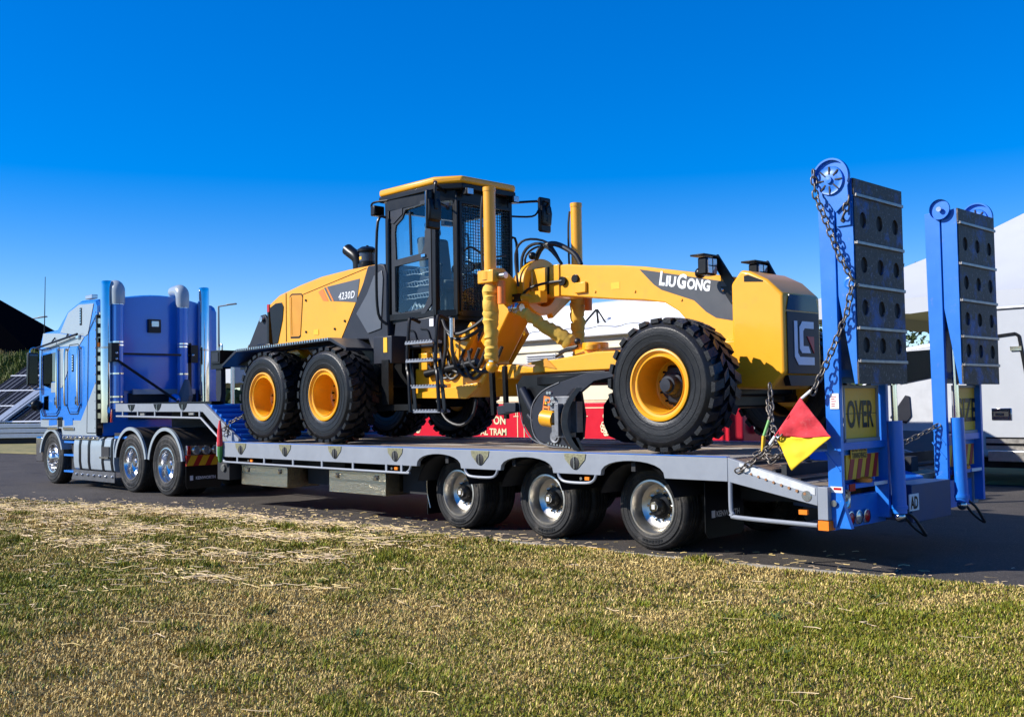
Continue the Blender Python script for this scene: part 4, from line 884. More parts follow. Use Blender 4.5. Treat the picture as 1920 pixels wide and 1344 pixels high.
# rear chassis, tandem cases
b = MB().box(-8.1,-4.6,1.0,2.1,1.75,2.46); b.box(-8.3,-7.9,0.8,2.3,2.05,2.5); b.build('rear_chassis', BLK, GR, bev=0.02)
for y0 in (0.64,2.20): MB().py([(-7.5,1.45),(-5.15,1.45),(-5.0,1.65),(-5.2,1.90),(-7.4,1.90),(-7.6,1.65)],y0,y0+.26).build('tandem_case', BLK, GR, bev=0.03)
MB().py([(-7.62,2.31),(-7.05,2.36),(-6.85,2.22),(-7.5,2.18)],0.75,0.95).build('yellow_bracket', YEL, GR, bev=0.01)
MB().cyl((-6.33,0.62,1.65),(-6.33,2.48,1.65),0.25,24).build('tandem_axle', BLK, GR)
# ripper at the rear
b = MB().box(-9.05,-8.75,0.40,2.70,2.20,2.42); rp = b.build('ripper_beam', BLK, GR, bev=0.006)
MB().box(-9.0,-8.80,0.392,0.399,2.235,2.385).build('beam_end', DGR, rp)
for y in (0.46,1.0,2.1,2.6):
    MB().py([(-8.99,2.16),(-8.83,2.16),(-8.82,1.72),(-8.88,1.50),(-8.96,1.44),(-9.0,1.75)],y,y+.09).build('ripper_shank', DGR, rp, bev=0.01); MB().box(-9.1,-8.72,y-.03,y+.12,2.12,2.22).build('shank_collar', BLK, rp)
    MB().tube([(-8.95,y+.04,2.42),(-8.95,y+.04,2.50),(-8.90,y+.04,2.53),(-8.86,y+.04,2.50),(-8.86,y+.04,2.42)],0.014,8).build('shank_pin', BRT, rp)
for y in (0.95,1.25):
    MB().py([(-8.95,2.30),(-8.42,2.98),(-8.30,2.99),(-8.22,2.90),(-8.15,2.35),(-8.1,2.10),(-8.8,2.18)],y,y+.035).build('ripper_link', DGR, GR, bev=0.006)
MB().cyl((-8.34,0.90,2.91),(-8.34,1.35,2.91),0.045,14).build('link_pin', BRT, GR); MB().cyl((-8.9,1.1,2.35),(-8.36,1.1,2.9),0.055,14).build('ripper_cylinder', BLK, GR)
b = MB().bar((-8.7,0.6,2.25),(-8.0,1.0,2.15),0.12); b.bar((-8.7,2.5,2.25),(-8.0,2.1,2.15),0.12); b.build('ripper_arm', BLK, GR)

# cab
plan = [(-4.93,0.87),(-3.98,0.90),(-3.74,1.07),(-3.74,2.03),(-3.98,2.20),(-4.93,2.23)]
def cab_quad(a, c, z0, z1, m, name, par, t=0.02, inset=0.0):
    A = Vector((*a,0)); B = Vector((*c,0)); d = (B-A).normalized(); nn = Vector((d.y,-d.x,0)); A = A+d*inset; B = B-d*inset
    vs = [A+Vector((0,0,z0)),B+Vector((0,0,z0)),B+Vector((0,0,z1)),A+Vector((0,0,z1))]; vs += [v-nn*t for v in vs]
    return MB().add(vs,[(0,1,2,3),(7,6,5,4),(0,4,5,1),(1,5,6,2),(2,6,7,3),(3,7,4,0)]).build(name, m, par, smooth=0)
ZF, ZH = 2.66, 4.29
fl = MB().pz(plan,ZF-.06,ZF).build('cab_floor', BLK, GR)
b = MB()
for (x, y) in plan: b.bar((x*1.0,GC+(y-GC)*0.985,ZF),(x,GC+(y-GC)*0.985,ZH),0.085,0.085,(1,0,0))
cf = b.build('cab_frame', BLK, GR, bev=0.01)
b = MB()
for i in range(6):
    p, q = plan[i], plan[(i+1)%6]; b.bar((p[0],p[1],ZH-.05),(q[0],q[1],ZH-.05),0.07,0.14); b.bar((p[0],p[1],ZF+.03),(q[0],q[1],ZF+.03),0.07,0.08)
b.build('cab_rail', BLK, cf)
roofp = [(-5.10,0.83),(-3.92,0.83),(-3.60,1.06),(-3.60,2.04),(-3.92,2.27),(-5.10,2.27)]
MB().pz(roofp,ZH+.02,ZH+.10).build('roof_base', BLK, GR, bev=0.015)
MB().pz([(GC*0+p[0]*1.0-(0.0),GC+(p[1]-GC)*1.0) for p in roofp],ZH+.10,ZH+.20).build('cab_roof', YEL, GR, bev=0.035, seg=3)
# near door: frame sheet with two openings, glass behind
def holed(outer, holes_, y, t, name, m, par):
    cu = bpy.data.curves.new('h','CURVE'); cu.dimensions = '2D'; cu.fill_mode = 'BOTH'; cu.extrude = t/2
    for pl_ in [outer]+holes_:
        sp = cu.splines.new('POLY'); sp.points.add(len(pl_)-1); sp.use_cyclic_u = True
        for k, p in enumerate(pl_): sp.points[k].co = (p[0],p[1],0,1)
    ob = bpy.data.objects.new('h', cu); COL.objects.link(ob)
    me = bpy.data.meshes.new_from_object(ob.evaluated_get(bpy.context.evaluated_depsgraph_get())); bpy.data.objects.remove(ob)
    b = MB(); b.add([(v.co.x, y+v.co.z, v.co.y) for v in me.vertices],[tuple(p.vertices) for p in me.polygons]); bpy.data.meshes.remove(me)
    return b.build(name, m, par, smooth=30)
outer = [(-4.86,2.70),(-4.86,4.18),(-4.02,4.22),(-4.02,2.82),(-4.16,2.70)]
up_ = [(-4.76,3.48),(-4.78,3.86),(-4.76,3.95),(-4.62,4.03),(-4.55,4.14),(-4.09,4.17),(-4.08,3.84),(-4.14,3.80),(-4.15,3.62),(-4.21,3.51)]
lo_ = [(-4.79,3.39),(-4.07,3.43),(-4.07,2.93),(-4.18,2.77),(-4.70,2.74),(-4.79,2.77)]
dr = holed(outer,[up_,lo_],0.872,0.03,'cab_door',mat('door_grey',(0.022,0.026,0.034),0.4,var=0.08,spec=0.3),GR)
MB().bar((-4.44,0.868,3.51),(-4.46,0.868,4.10),0.035,0.02,(0,1,0)).build('window_divider', BLK, dr)
MB().py([(-4.80,2.74),(-4.78,4.14),(-4.06,4.17),(-4.06,2.80)],0.884,0.890).build('door_glass', GLS, dr)
MB().box(-4.20,-4.12,0.835,0.857,3.455,3.49).build('door_handle', CHR, dr); MB().py([(-4.86,4.0),(-4.86,4.17),(-4.60,4.19),(-4.60,4.09),(-4.80,3.98)],0.846,0.856).build('hinge_plate', DGR, dr)
cab_quad(plan[1],plan[2],ZF+.07,ZH-.12,GLS,'corner_glass',cf,0.006,0.05); cab_quad(plan[2],plan[3],ZF+.07,ZH-.12,GLS,'front_glass',cf,0.006,0.05)
cab_quad(plan[3],plan[4],ZF+.07,ZH-.12,GLS,'corner_glass',cf,0.006,0.05); cab_quad(plan[4],plan[5],ZF+.07,ZH-.12,GLS,'side_glass',cf,0.006,0.05); cab_quad(plan[5],plan[0],ZF+.5,ZH-.12,GLS,'rear_glass',cf,0.006,0.05)
cab_quad(plan[4],plan[5],3.44,3.53,BLK,'side_bar',cf,0.03)
# mesh guard over the front
b = MB(); gy0, gy1, gx = 1.10, 2.0, -3.70
for k in range(21): y = gy0+(gy1-gy0)*k/20; b.box(gx,gx+.007,y-.0035,y+.0035,ZF+.08,4.14)
for k in range(34): z = ZF+.1+(4.10-ZF-.1)*k/33; b.box(gx+.007,gx+.013,gy0,gy1,z-.0035,z+.0035)
stuff(b.build('window_guard', BLK, cf))
b = MB().box(gx-.01,gx+.025,gy0-.03,gy0+.01,ZF+.05,4.17); b.box(gx-.01,gx+.025,gy1-.01,gy1+.03,ZF+.05,4.17); b.box(gx-.01,gx+.025,gy0,gy1,4.13,4.17); b.build('guard_frame', BLK, cf, bev=0.006)
b = MB().tube([(-3.66,1.12,3.5),(-3.60,1.2,3.55),(-3.6,1.5,3.45),(-3.62,1.85,3.5)],0.014,8); b.build('wiper', BLK, cf)
# interior: seat, console, steering column, lattice of sacks
st = MB().box(-4.75,-4.25,1.30,1.80,3.05,3.20); st.py([(-4.78,3.15),(-4.62,3.15),(-4.72,3.85),(-4.88,3.85)],1.3,1.8); st.py([(-4.82,3.88),(-4.72,3.88),(-4.76,4.08),(-4.86,4.08)],1.42,1.68); st.box(-4.7,-4.35,1.4,1.7,2.7,3.05)
st.build('operator_seat', SEAT, GR, bev=0.05, seg=3)
cn = MB().py([(-4.05,2.68),(-3.90,2.68),(-3.95,3.25),(-4.08,3.30)],1.4,1.7); cn.build('steering_console', BLK, GR, bev=0.02)
b = MB().tube([(-4.15+0.16*math.cos(a)*0.5,1.55+0.19*math.sin(a),3.36+0.16*math.cos(a)*0.5) for a in [2*PI*k/24 for k in range(24)]],0.016,8,closed=True); b.cyl((-4.02,1.55,3.22),(-4.15,1.55,3.36),0.03,10); b.build('steering_wheel', BLK, GR)
b = MB()
for y in (1.02,1.92): b.py([(-4.55,2.95),(-4.15,2.95),(-4.12,3.20),(-4.45,3.25)],y,y+.16)
b.build('armrest_console', DGR, GR, bev=0.02)
b = MB()
for y in (1.02,1.10,1.18,1.92,2.0): b.cyl((-4.2,y,3.2),(-4.18,y,3.36),0.012,6); b.sph((-4.18,y,3.38),0.024)
b.build('control_lever', BLK, GR)
MB().py([(-4.18,3.60),(-3.98,3.60),(-3.99,3.95),(-4.17,3.95)],1.9,1.905).build('paper_notice', mat('notice_paper',(0.75,0.80,0.60),0.8), GR)
# shimmering wire racks and piping seen through the lower door glass
random.seed(3); b = MB()
for k in range(3):
    z = 3.34-0.17*k
    b.tube([(-4.78+0.12*i,0.99+0.02*random.random(),z+0.012*random.uniform(-1,1)) for i in range(6)],0.008,6); b.tube([(-4.78+0.12*i,0.99,z-.07+0.012*random.uniform(-1,1)) for i in range(6)],0.006,6)
    for i in range(10): b.bar((-4.78+.06*i,0.99,z),(-4.75+.06*i,0.99,z-.07),0.005)
b.build('wire_rack', mat('rack_wire',(0.5,0.5,0.5),0.3,0.8), GR)
b = MB()
for i in range(7): b.tube([(-4.75+.08*i,1.05,2.72+.05*random.random()),(-4.70+.08*i,1.08,2.83+.06*random.random()),(-4.6+.08*i,1.1,2.74)],0.02,6)
b.build('plastic_wrap', mat('clear_wrap',(0.55,0.6,0.62),0.2,var=0.3,scale=30), GR)
# lower cab body
lb = [(-4.80,2.62),(-3.98,2.66),(-3.93,2.35),(-4.0,2.25),(-4.72,2.25),(-4.84,2.40)]
MB().py(lb,0.86,2.24).build('cab_base', DGR, GR, bev=0.02)
MB().box(-4.06,-3.98,0.850,0.859,2.52,2.62).build('base_sticker', WHT, GR)
b = MB()
for xx in (-4.38,-4.10): b.tube([(xx-.14,0.852,2.50),(xx,0.85,2.47),(xx+.06,0.85,2.36),(xx+.12,0.852,2.28)],0.012,6)
b.build('base_crease', BLK, GR)
# handrails beside cab
b = MB().tube([(-4.90,0.80,4.08),(-4.98,0.72,4.02),(-5.0,0.70,3.3),(-4.99,0.72,2.75),(-4.90,0.8,2.60)],0.02,10); b.build('handrail', BLK, GR)
b = MB().tube([(-4.93,2.3,4.0),(-4.95,2.38,3.9),(-4.95,2.38,2.9),(-4.93,2.3,2.8)],0.02,10); b.tube([(-3.72,2.02,3.75),(-3.66,2.1,3.7),(-3.66,2.1,2.9),(-3.72,2.02,2.8)],0.018,8); b.build('handrail', BLK, GR)
# work lamps and mirrors
def lamp(p, name='work_lamp', s=0.09, nx=1):
    o = MB().box(p[0]-.05,p[0]+.05,p[1]-s,p[1]+s,p[2]-s*.8,p[2]+s*.8).build(name, BLK, GR, bev=0.015); MB().box(p[0]+.051 if nx > 0 else p[0]-.058,p[0]+.058 if nx > 0 else p[0]-.051,p[1]-s*.8,p[1]+s*.8,p[2]-s*.6,p[2]+s*.6).build('lamp_glass', LENS, o); return o
lamp((-5.22,0.90,4.22),nx=-1); lamp((-5.22,2.2,4.22),nx=-1); lamp((-3.60,1.15,4.28),s=.06); lamp((-3.60,2.0,4.28),s=.06)
MB().tube([(-4.9,0.84,4.32),(-5.2,0.82,4.33),(-5.30,0.86,4.28),(-5.25,0.9,4.2)],0.016,8).build('lamp_guard', BLK, GR)
for s_, (mx, my, mz) in ((1,(-3.56,0.55,3.97)),(-1,(-3.60,2.66,4.15))):
    b = MB().tube([(-3.85,GC-s_*0.55,4.28),(-3.7,my+s_*0.12,4.34),(-3.56,my+s_*.02,4.32),(mx+.0,my,4.26),(mx,my,4.05)],0.018,8)
    b.tube([(-3.85,GC-s_*0.55,4.10),(-3.72,my+s_*.18,4.12),(-3.66,my+s_*.10,4.22),(-3.62,my+s_*.05,4.32)],0.014,8); ma = b.build('mirror_arm', BLK, GR)
    MB().box(mx-.075,mx-.02,my-.115,my+.115,mz-.25,mz+.25).build('mirror', BLK, ma, bev=0.03, seg=3)
    MB().py([(mx-.075,mz-.2),(mx+.0,mz-.14),(mx+.02,mz+.02),(mx-.0,mz+.12),(mx-.075,mz+.2)],my-.10,my+.10).build('mirror_shell', BLK, ma, bev=0.02)
    MB().box(mx-.03,mx+.03,my-.03,my+.03,mz+.0,mz+.1).build('mirror_clamp', BLK, ma, bev=.008)
    MB().box(mx-.081,mx-.0755,my-.10,my+.10,mz-.23,mz+.23).build('mirror_glass', CHR, ma)
# access ladder
b = MB()
for xx in (-3.98,-3.42):
    b.tube([(xx,0.62,2.56),(xx,0.48,2.60),(xx,0.44,2.52),(xx,0.40,2.0),(xx+.08,0.36,1.85),(xx+.13,0.34,1.40)],0.024,8)
for (xx, w_) in ((-3.98,.05),(-3.42,.05)): b.bar((xx+.02,0.45,2.05),(xx+.15,0.42,1.38),0.06,0.012,(0,1,0))
b.build('ladder_side', BLK, GR)
for z, x0 in ((2.28,-3.97),(2.05,-3.96),(1.72,-3.88),(1.41,-3.83)):
    tr_ = MB().box(x0,x0+.54,0.36,0.52,z-.02,z+.008).build('ladder_step', BRT if False else mat('step_steel',(0.24,0.26,0.30),0.45,0.3,var=0.2,scale=20), GR)
    b = MB()
    for k in range(9): b.box(x0+.02+k*.058,x0+.05+k*.058,0.352,0.515,z+.008,z+.022)
    b.build('step_teeth', mat('step_steel',(0.2,0.2,0.2)), tr_)
MB().box(-4.95,-4.55,0.60,0.86,2.05,2.42).build('side_guard', DGR, GR, bev=0.01); MB().box(-4.72,-4.64,0.592,0.6,2.20,2.40).build('warning_label', HYEL, GR)
MB().box(-5.0,-4.1,0.64,0.72,1.42,1.50).build('side_step_beam', BLK, GR); MB().box(-4.75,-4.6,0.58,0.66,1.5,2.1).build('side_post', BLK, GR)

# main frame: rear saddle, rising limb, front beam
saddle = [(-4.55,1.60),(-3.42,1.58),(-3.22,1.74),(-2.34,2.76),(-2.20,2.86),(-2.20,3.16),(-2.62,3.20),(-2.95,2.95),(-3.2,2.60),(-3.55,2.15),(-3.8,2.0),(-4.55,2.0)]
MB().py([(-4.55,1.60),(-3.42,1.58),(-3.22,1.74),(-3.1,1.9),(-3.5,2.02),(-3.8,1.98),(-4.55,1.98)],1.0,2.1).build('articulation_frame', YEL, GR, bev=0.02)
MB().py([(-4.2,1.6),(-3.80,1.58),(-3.48,1.76),(-3.50,2.05),(-3.0,2.71),(-2.62,2.84),(-2.62,3.16),(-2.9,3.15),(-3.35,2.8),(-3.62,2.35),(-3.9,1.95),(-4.2,1.95)],1.33,1.77).build('rising_beam', YEL, GR, bev=0.02)
MB().py([(-4.5,1.58),(-3.46,1.56),(-3.24,1.70),(-3.24,1.76),(-4.5,1.64)],0.94,1.0).build('frame_flange', YEL, GR, bev=0.006)
for y in (1.02,1.95): MB().py([(-4.25,2.0),(-3.75,1.98),(-3.36,2.42),(-3.44,2.55),(-3.7,2.3),(-4.25,2.25)],y,y+.08).build('frame_gusset', YEL, GR, bev=0.01)
b = MB().cyl((-3.98,1.12,1.62),(-3.98,1.12,2.30),0.10,18); b.cyl((-3.98,1.12,2.02),(-3.98,1.12,2.08),0.17,18); b.cyl((-3.98,1.12,1.66),(-3.98,1.12,1.76),0.2,18); b.build('articulation_pin', YEL, GR)
b = MB().box(-4.4,-4.0,0.98,1.30,2.10,2.36); b.box(-3.95,-3.65,1.0,1.35,2.05,2.40); b.box(-4.38,-4.20,0.92,1.0,1.95,2.18); b.build('hydraulic_block', YEL, GR, bev=0.012)
b = MB()
for k in range(7):
    x0 = -4.3+k*.14; b.tube([(x0,1.0,2.2+.1*math.sin(k)),(x0+.1,0.95,2.0),(x0+.25,0.97,1.85+.05*math.cos(k*2)),(x0+.45,1.0,1.95),(x0+.6,1.02,2.2)],0.022,8)
b.tube([(-3.9,0.95,2.6),(-3.75,0.9,2.45),(-3.5,0.9,2.4),(-3.2,1.0,2.55),(-3.0,1.1,2.8)],0.024,8); b.tube([(-3.9,0.98,2.55),(-3.75,0.95,2.38),(-3.5,0.95,2.33),(-3.2,1.05,2.48)],0.024,8)
b.tube([(-3.85,0.95,2.5),(-3.82,0.92,2.2),(-3.9,0.92,1.9)],0.026,8); b.tube([(-3.7,0.9,2.62),(-3.62,0.86,2.5),(-3.63,0.86,2.2),(-3.6,0.9,1.95)],0.022,8)
b.tube([(-4.1,1.0,1.55),(-3.9,.98,1.30),(-3.6,.98,1.22),(-3.4,1.0,1.35),(-3.35,1.02,1.55)],0.02,8)
b.build('hydraulic_hose', HOSE, GR)
b = MB().cyl((-4.25,0.95,1.90),(-3.3,1.0,2.02),0.055,14); b.build('steering_cylinder', BLK, GR); MB().cyl((-3.62,.86,2.35),(-3.62,.86,2.6),0.035,12).build('hose_fitting', BRT, GR)
BY0, BY1 = 1.35, 1.75
beam = [(-2.66,2.86),(-2.66,3.17),(-2.05,3.175),(-1.70,3.125),(-1.23,3.075),(-0.85,3.02),(0.45,2.765),(0.46,2.33),(0.47,1.75),(0.0,1.75),(-0.18,2.05),(-0.27,2.35),(-0.40,2.48),(-0.58,2.585),(-0.9,2.64),(-1.24,2.675),(-2.2,2.80)]
fb = MB().py(beam,BY0,BY1).build('front_beam', YEL, GR, bev=0.015)
dcl = [(-0.875,3.005),(0.44,2.745),(0.45,2.335),(0.19,2.385),(0.06,2.455),(-0.10,2.605),(-0.60,2.73),(-0.70,2.79)]
dcx = [(-0.925,2.995),(0.37,2.715),(0.37,2.315),(0.10,2.37),(-0.02,2.44),(-0.18,2.58),(-0.62,2.735),(-0.72,2.80)]
dd = MB().py(dcx,BY0-.0045,BY0-.001).build('beam_decal', mat('decal_grey',(0.05,0.055,0.065),0.4), fb)
sl_ = Vector((1,0,-0.185)).normalized()
P0 = Vector((-0.635,BY0-.005,2.862)); UP = Vector((0.185,0,1)).normalized()
text('L','maker_lettering',WHT,dd,P0+UP*0.008,sl_,UP,0.150,width=0.078,bold=0.045,align='LEFT')
text('IU','maker_lettering',WHT,dd,P0+sl_*0.092-UP*0.015,sl_,UP,0.112,width=0.135,bold=0.045,align='LEFT')
text('G','maker_lettering',WHT,dd,P0+sl_*0.245+UP*0.0,sl_,UP,0.150,width=0.122,bold=0.045,align='LEFT')
text('ONG','maker_lettering',WHT,dd,P0+sl_*0.383-UP*0.018,sl_,UP,0.112,width=0.305,bold=0.045,align='LEFT')
MB().box(-2.32,-2.16,BY0-.02,BY1+.02,2.79,3.185).build('beam_band', YEL, GR, bev=0.008); MB().bar((-2.36,BY0-.012,2.83),(-2.34,BY0-.012,3.17),0.02,0.02).build('band_seam', BLK, GR)
lmp = MB().lathe([(0.001,-.03),(0.05,-.03),(0.055,0.0)], o=(-1.90,BY0,2.98), n=16).build('beam_socket', BLK, GR); MB().box(-1.90,-1.72,BY0-.035,BY0-.0,2.80,2.93).build('beam_bracket', YEL, GR, bev=0.01)
for (x_, z_) in ((-1.6,2.80),(-1.0,2.75),(-0.35,2.60)): MB().cyl((x_,BY0,z_),(x_,BY0-.012,z_),0.016,8).build('beam_bolt', YEL, GR)
MB().box(-1.35,-1.22,BY0-.003,BY0-.0005,2.80,2.88).build('beam_label', HYEL, GR)
MB().bar((0.0,BY0-.003,2.10),(0.45,BY0-.003,2.08),0.008,0.006,(0,1,0)).build('beam_seam', BLK, GR)
# front axle bolster
b = MB().box(0.0,0.42,0.75,2.35,1.52,1.80); b.box(0.05,0.38,1.2,1.9,1.4,2.0); b.box(0.1,0.32,0.45,0.8,1.45,1.85); b.box(0.1,0.32,2.3,2.65,1.45,1.85); b.build('front_axle', BLK, GR, bev=0.03)
MB().box(-.25,0.46,1.2,1.9,1.75,2.12).build('axle_saddle', YEL, GR, bev=0.03)
# nose block: bevelled yellow shell with black face
NY0, NY1 = 1.10, 1.82
np_ = [(0.46,2.68),(0.58,2.815),(0.68,2.795),(0.88,2.695),(1.06,2.53),(1.06,1.75),(0.90,1.585),(0.46,1.60)]
ns = MB().py(np_,NY0,NY1).build('nose_block', YEL, GR, bev=0.03, seg=3)
MB().px([(NY0+.05,1.74),(NY1-.05,1.74),(NY1-.05,2.36),(NY0+.05,2.36)],1.061,1.072).build('nose_face', BLK, ns, bev=0.004)
MB().px([(NY0+.05,2.375),(NY1-.05,2.375),(NY1-.10,2.53),(NY0+.10,2.53)],1.061,1.070).build('nose_visor', mat('gloss_black',(0.01,0.01,0.012),0.1), ns)
MB().px([(NY0+.10,1.62),(NY1-.12,1.62),(NY1-.05,1.725),(NY0+.05,1.725)],1.0,1.068).build('nose_lip', BLK, ns)
MB().py([(0.62,2.69),(0.62,2.75),(0.67,2.755),(0.84,2.685),(0.84,2.67)],NY0-.003,NY0+.002).build('lifting_eye', BLK, ns)
# LG emblem: two bracket strokes and a red wedge
SIL = mat('emblem_silver',(0.62,0.63,0.65),0.3,0.2); xe = (1.073,1.079); cy, cz = (NY0+NY1)/2, 2.06
MB().px([(cy-.19,cz+.21),(cy-.13,cz+.21),(cy-.13,cz-.11),(cy-.09,cz-.15),(cy+.19,cz-.15),(cy+.19,cz-.23),(cy-.12,cz-.23),(cy-.19,cz-.15)],*xe).build('emblem_stroke', SIL, ns)
MB().px([(cy-.09,cz+.15),(cy-.03,cz+.21),(cy+.19,cz+.21),(cy+.19,cz+.14),(cy+.01,cz+.14),(cy-.02,cz+.11),(cy-.02,cz-.04),(cy+.08,cz-.04),(cy+.12,cz-.11),(cy-.05,cz-.11),(cy-.09,cz-.07)],*xe).build('emblem_stroke', SIL, ns)
MB().px([(cy+.06,cz+.06),(cy+.19,cz+.06),(cy+.19,cz-.11)],*xe).build('emblem_wedge', mat('emblem_red',(0.55,0.03,0.02),0.35), ns)
# head lamps on brackets
def headlamp(x, y, z, arm):
    hl = MB().box(x-.06,x+.06,y-.095,y+.095,z-.095,z+.095).build('head_lamp', BLK, GR, bev=0.02); MB().box(x+.061,x+.07,y-.08,y+.08,z-.08,z+.08).build('lamp_glass', LENS, hl, bev=0.01)
    b = MB(); b.box(x+.0705,x+.073,y-.08,y+.08,z-.005,z+.005); b.box(x+.0705,x+.073,y-.005,y+.005,z-.08,z+.08); b.build('lamp_bars', BLK, hl)
    MB().box(x-.12,x+.06,y-.14,y+.15,z+.105,z+.125).build('lamp_hood', BLK, hl, bev=0.006); MB().sph((x-.09,y,z-.06),0.06).build('lamp_back', BLK, hl)
    MB().bar((x+.0,y+.14,z+.11),arm,0.10,0.03,(0,1,0)).build('lamp_arm', BLK, hl)
headlamp(0.14,1.15,2.90,(0.43,1.30,2.56)); headlamp(0.42,1.68,2.845,(0.60,1.75,2.70))
bk = MB().py([(0.17,2.70),(0.45,2.68),(0.36,2.50),(0.30,2.50)],BY0-.012,BY0-.006).build('lamp_foot', BLK, GR)
b = MB()
for (x_, z_) in ((0.20,2.66),(0.42,2.66),(0.33,2.53)): b.sph((x_,BY0-.01,z_),0.018)
b.build('foot_bolt', BRT, GR)
# saddle ring round the beam with lift arms
rg = MB().lathe([(0.245,-2.76),(0.36,-2.76),(0.36,-2.64),(0.245,-2.64),(0.245,-2.76)], o=(0,GC,2.96), axis='x', n=48).build('saddle_ring', YEL, GR, bev=0.01)
MB().lathe([(0.245,-2.82),(0.30,-2.82),(0.30,-2.76)], o=(0,GC,2.96), axis='x', n=40).build('ring_flange', YEL, rg)
for s_ in (-1,1):
    y0 = GC+s_*0.80; 
    pts = [(y0,3.16),(y0-s_*0.0,2.95),(y0-s_*.12,2.86),(GC+s_*.30,2.58),(GC+s_*.22,2.78),(GC+s_*.36,3.02),(y0-s_*.22,3.17)]
    MB().px(pts,-2.86,-2.76).build('lift_bracket', YEL, GR, bev=0.012); MB().box(-2.9,-2.62,min(y0-s_*.02,y0+s_*.10),max(y0-s_*.02,y0+s_*.10),2.96,3.12).build('bracket_block', YEL, GR, bev=0.012)
    MB().cyl((-2.95,y0,3.04),(-2.5,y0,3.04),0.04,12).build('trunnion_pin', BRT, GR)
    cx_ = -2.77
    cyl_ = MB().cyl((cx_,y0,2.55),(cx_,y0,4.13),0.075,24); cyl_.cyl((cx_,y0,4.10),(cx_,y0,4.15),0.08,24); cyl_.cyl((cx_,y0,3.0),(cx_,y0,3.10),0.115,20); co = cyl_.build('blade_lift_cylinder', YEL, GR)
    b = MB().cyl((cx_-.13,y0,3.04),(cx_+.13,y0,3.04),0.06,12); b.build('trunnion', YEL, co)
    zs = [2.88]
    while zs[-1] > 2.02: zs.append(zs[-1]-random.uniform(0.018,0.05))
    pr = [(0.088+0.016*random.random()-0.012*(z < 2.45), z) for z in zs]; 
    MB().tube([(cx_+.012*random.uniform(-1,1),y0+.012*random.uniform(-1,1),z) for r, z in pr],[r for r, z in pr],14).build('cylinder_sleeve', SLEV, co)
    MB().cyl((cx_,y0,1.95),(cx_,y0,2.1),0.045,14).build('cylinder_rod', CHR, co); MB().sph((cx_,y0,1.94),0.075).build('ball_joint', YEL, co)
    MB().tube([(cx_-.09,y0-.03,4.05),(cx_-.10,y0-.05,3.8),(cx_-.10,y0-.04,3.2),(cx_-.08,y0,2.9)],0.014,8).build('cylinder_hose', HOSE, co)
    MB().cyl((cx_+.17,y0+.02,2.98),(cx_+.17,y0+.02,2.70),0.05,16).build('lock_cylinder', ORS, GR)
# side shift cylinder with wrinkled cover
pA, pB = Vector((-2.60,1.02,2.66)), Vector((-1.95,1.55,2.10)); dv = pB-pA
b = MB(); k_ = 18
b.tube([pA+dv*(i/k_*0.8)+Vector((0,0,0.012*random.uniform(-1,1))) for i in range(k_+1)],[0.05+0.012*(i%2)+0.04*(i/k_)+.008*random.random() for i in range(k_+1)],14); b.build('shift_cylinder_cover', SLEV, GR)
MB().cyl(pA+dv*0.78,pB+dv*0.02,0.07,18).build('shift_cylinder', YEL, GR); b = MB().sph(pA,0.075); b.cyl(pA+Vector((-.1,0,0)),pA+Vector((.1,0,0)),0.05,12); b.build('shift_joint', BRT, GR)
# hoses looping over the ring
b = MB(); 
for k, (dy, h, r) in enumerate(((0,0.20,.020),(-.12,.28,.015),(.05,.14,.014))):
    b.tube([(-2.75+.05*k,1.28+dy,2.95),(-2.76,1.30+dy,3.25+h*.4),(-2.62,1.34+dy,3.36+h*.6),(-2.40,1.40,3.34+h*.5),(-2.22,1.45,3.20)],r,8)
b.tube([(-2.62,1.40,3.30),(-2.5,1.40,3.44),(-2.3,1.43,3.46),(-2.05,1.48,3.32),(-1.95,1.5,3.17)],0.034,10)
b.tube([(-2.7,1.2,2.80),(-2.6,1.22,2.9),(-2.4,1.28,2.96),(-2.1,1.32,2.97)],0.018,8); b.build('beam_hose', HOSE, GR)
b = MB().cyl((-2.1,1.31,2.97),(-2.1,1.345,2.97),0.055,14); b.sph((-2.58,1.3,3.33),0.05); b.box(-2.75,-2.62,1.10,1.25,2.75,2.85); b.build('hose_clamp', BLK, GR)
b = MB().cyl((-2.75,1.15,2.80),(-2.35,1.20,2.78),0.055,14); b.box(-2.5,-2.3,1.14,1.26,2.72,2.86); b.build('lock_pin_cylinder', YEL, GR)
# drawbar and circle
MB().py([(-3.30,1.98),(-3.28,1.80),(-2.85,1.80),(-2.75,1.86),(-0.1,1.86),(0.0,1.95),(-0.3,2.06),(-1.5,2.08),(-2.1,2.02),(-2.4,2.0),(-2.55,1.93),(-2.85,1.98)],1.22,1.88).build('drawbar', YEL, GR, bev=0.015)
MB().py([(-2.62,1.98),(-2.28,2.03),(-2.12,1.90)],1.208,1.218).build('drawbar_gusset', mat('recess_yellow',(0.58,0.25,0.012)), GR)
b = MB().box(-1.9,-1.5,1.3,1.8,2.06,2.12); b.cyl((-1.7,1.45,2.1),(-1.7,1.45,2.20),0.16,20); b.cyl((-1.62,1.3,2.1),(-1.62,1.3,2.17),0.10,16); b.build('circle_motor', YEL, GR, bev=0.01)
b = MB().tube([(-2.15,1.3,2.1),(-2.0,1.28,2.14),(-1.85,1.3,2.16)],0.02,8); b.tube([(-2.25,1.35,2.05),(-2.0,1.22,2.10),(-1.8,1.22,2.14)],0.016,8); b.sph((-1.85,1.3,2.22),.04); b.build('motor_hose', HOSE, GR)
MB().lathe([(0.62,1.70),(0.78,1.70),(0.78,1.80),(0.62,1.80),(0.62,1.70)], o=(-1.75,GC,0), axis='z', n=48).build('blade_circle', BLK, GR, bev=0.008)
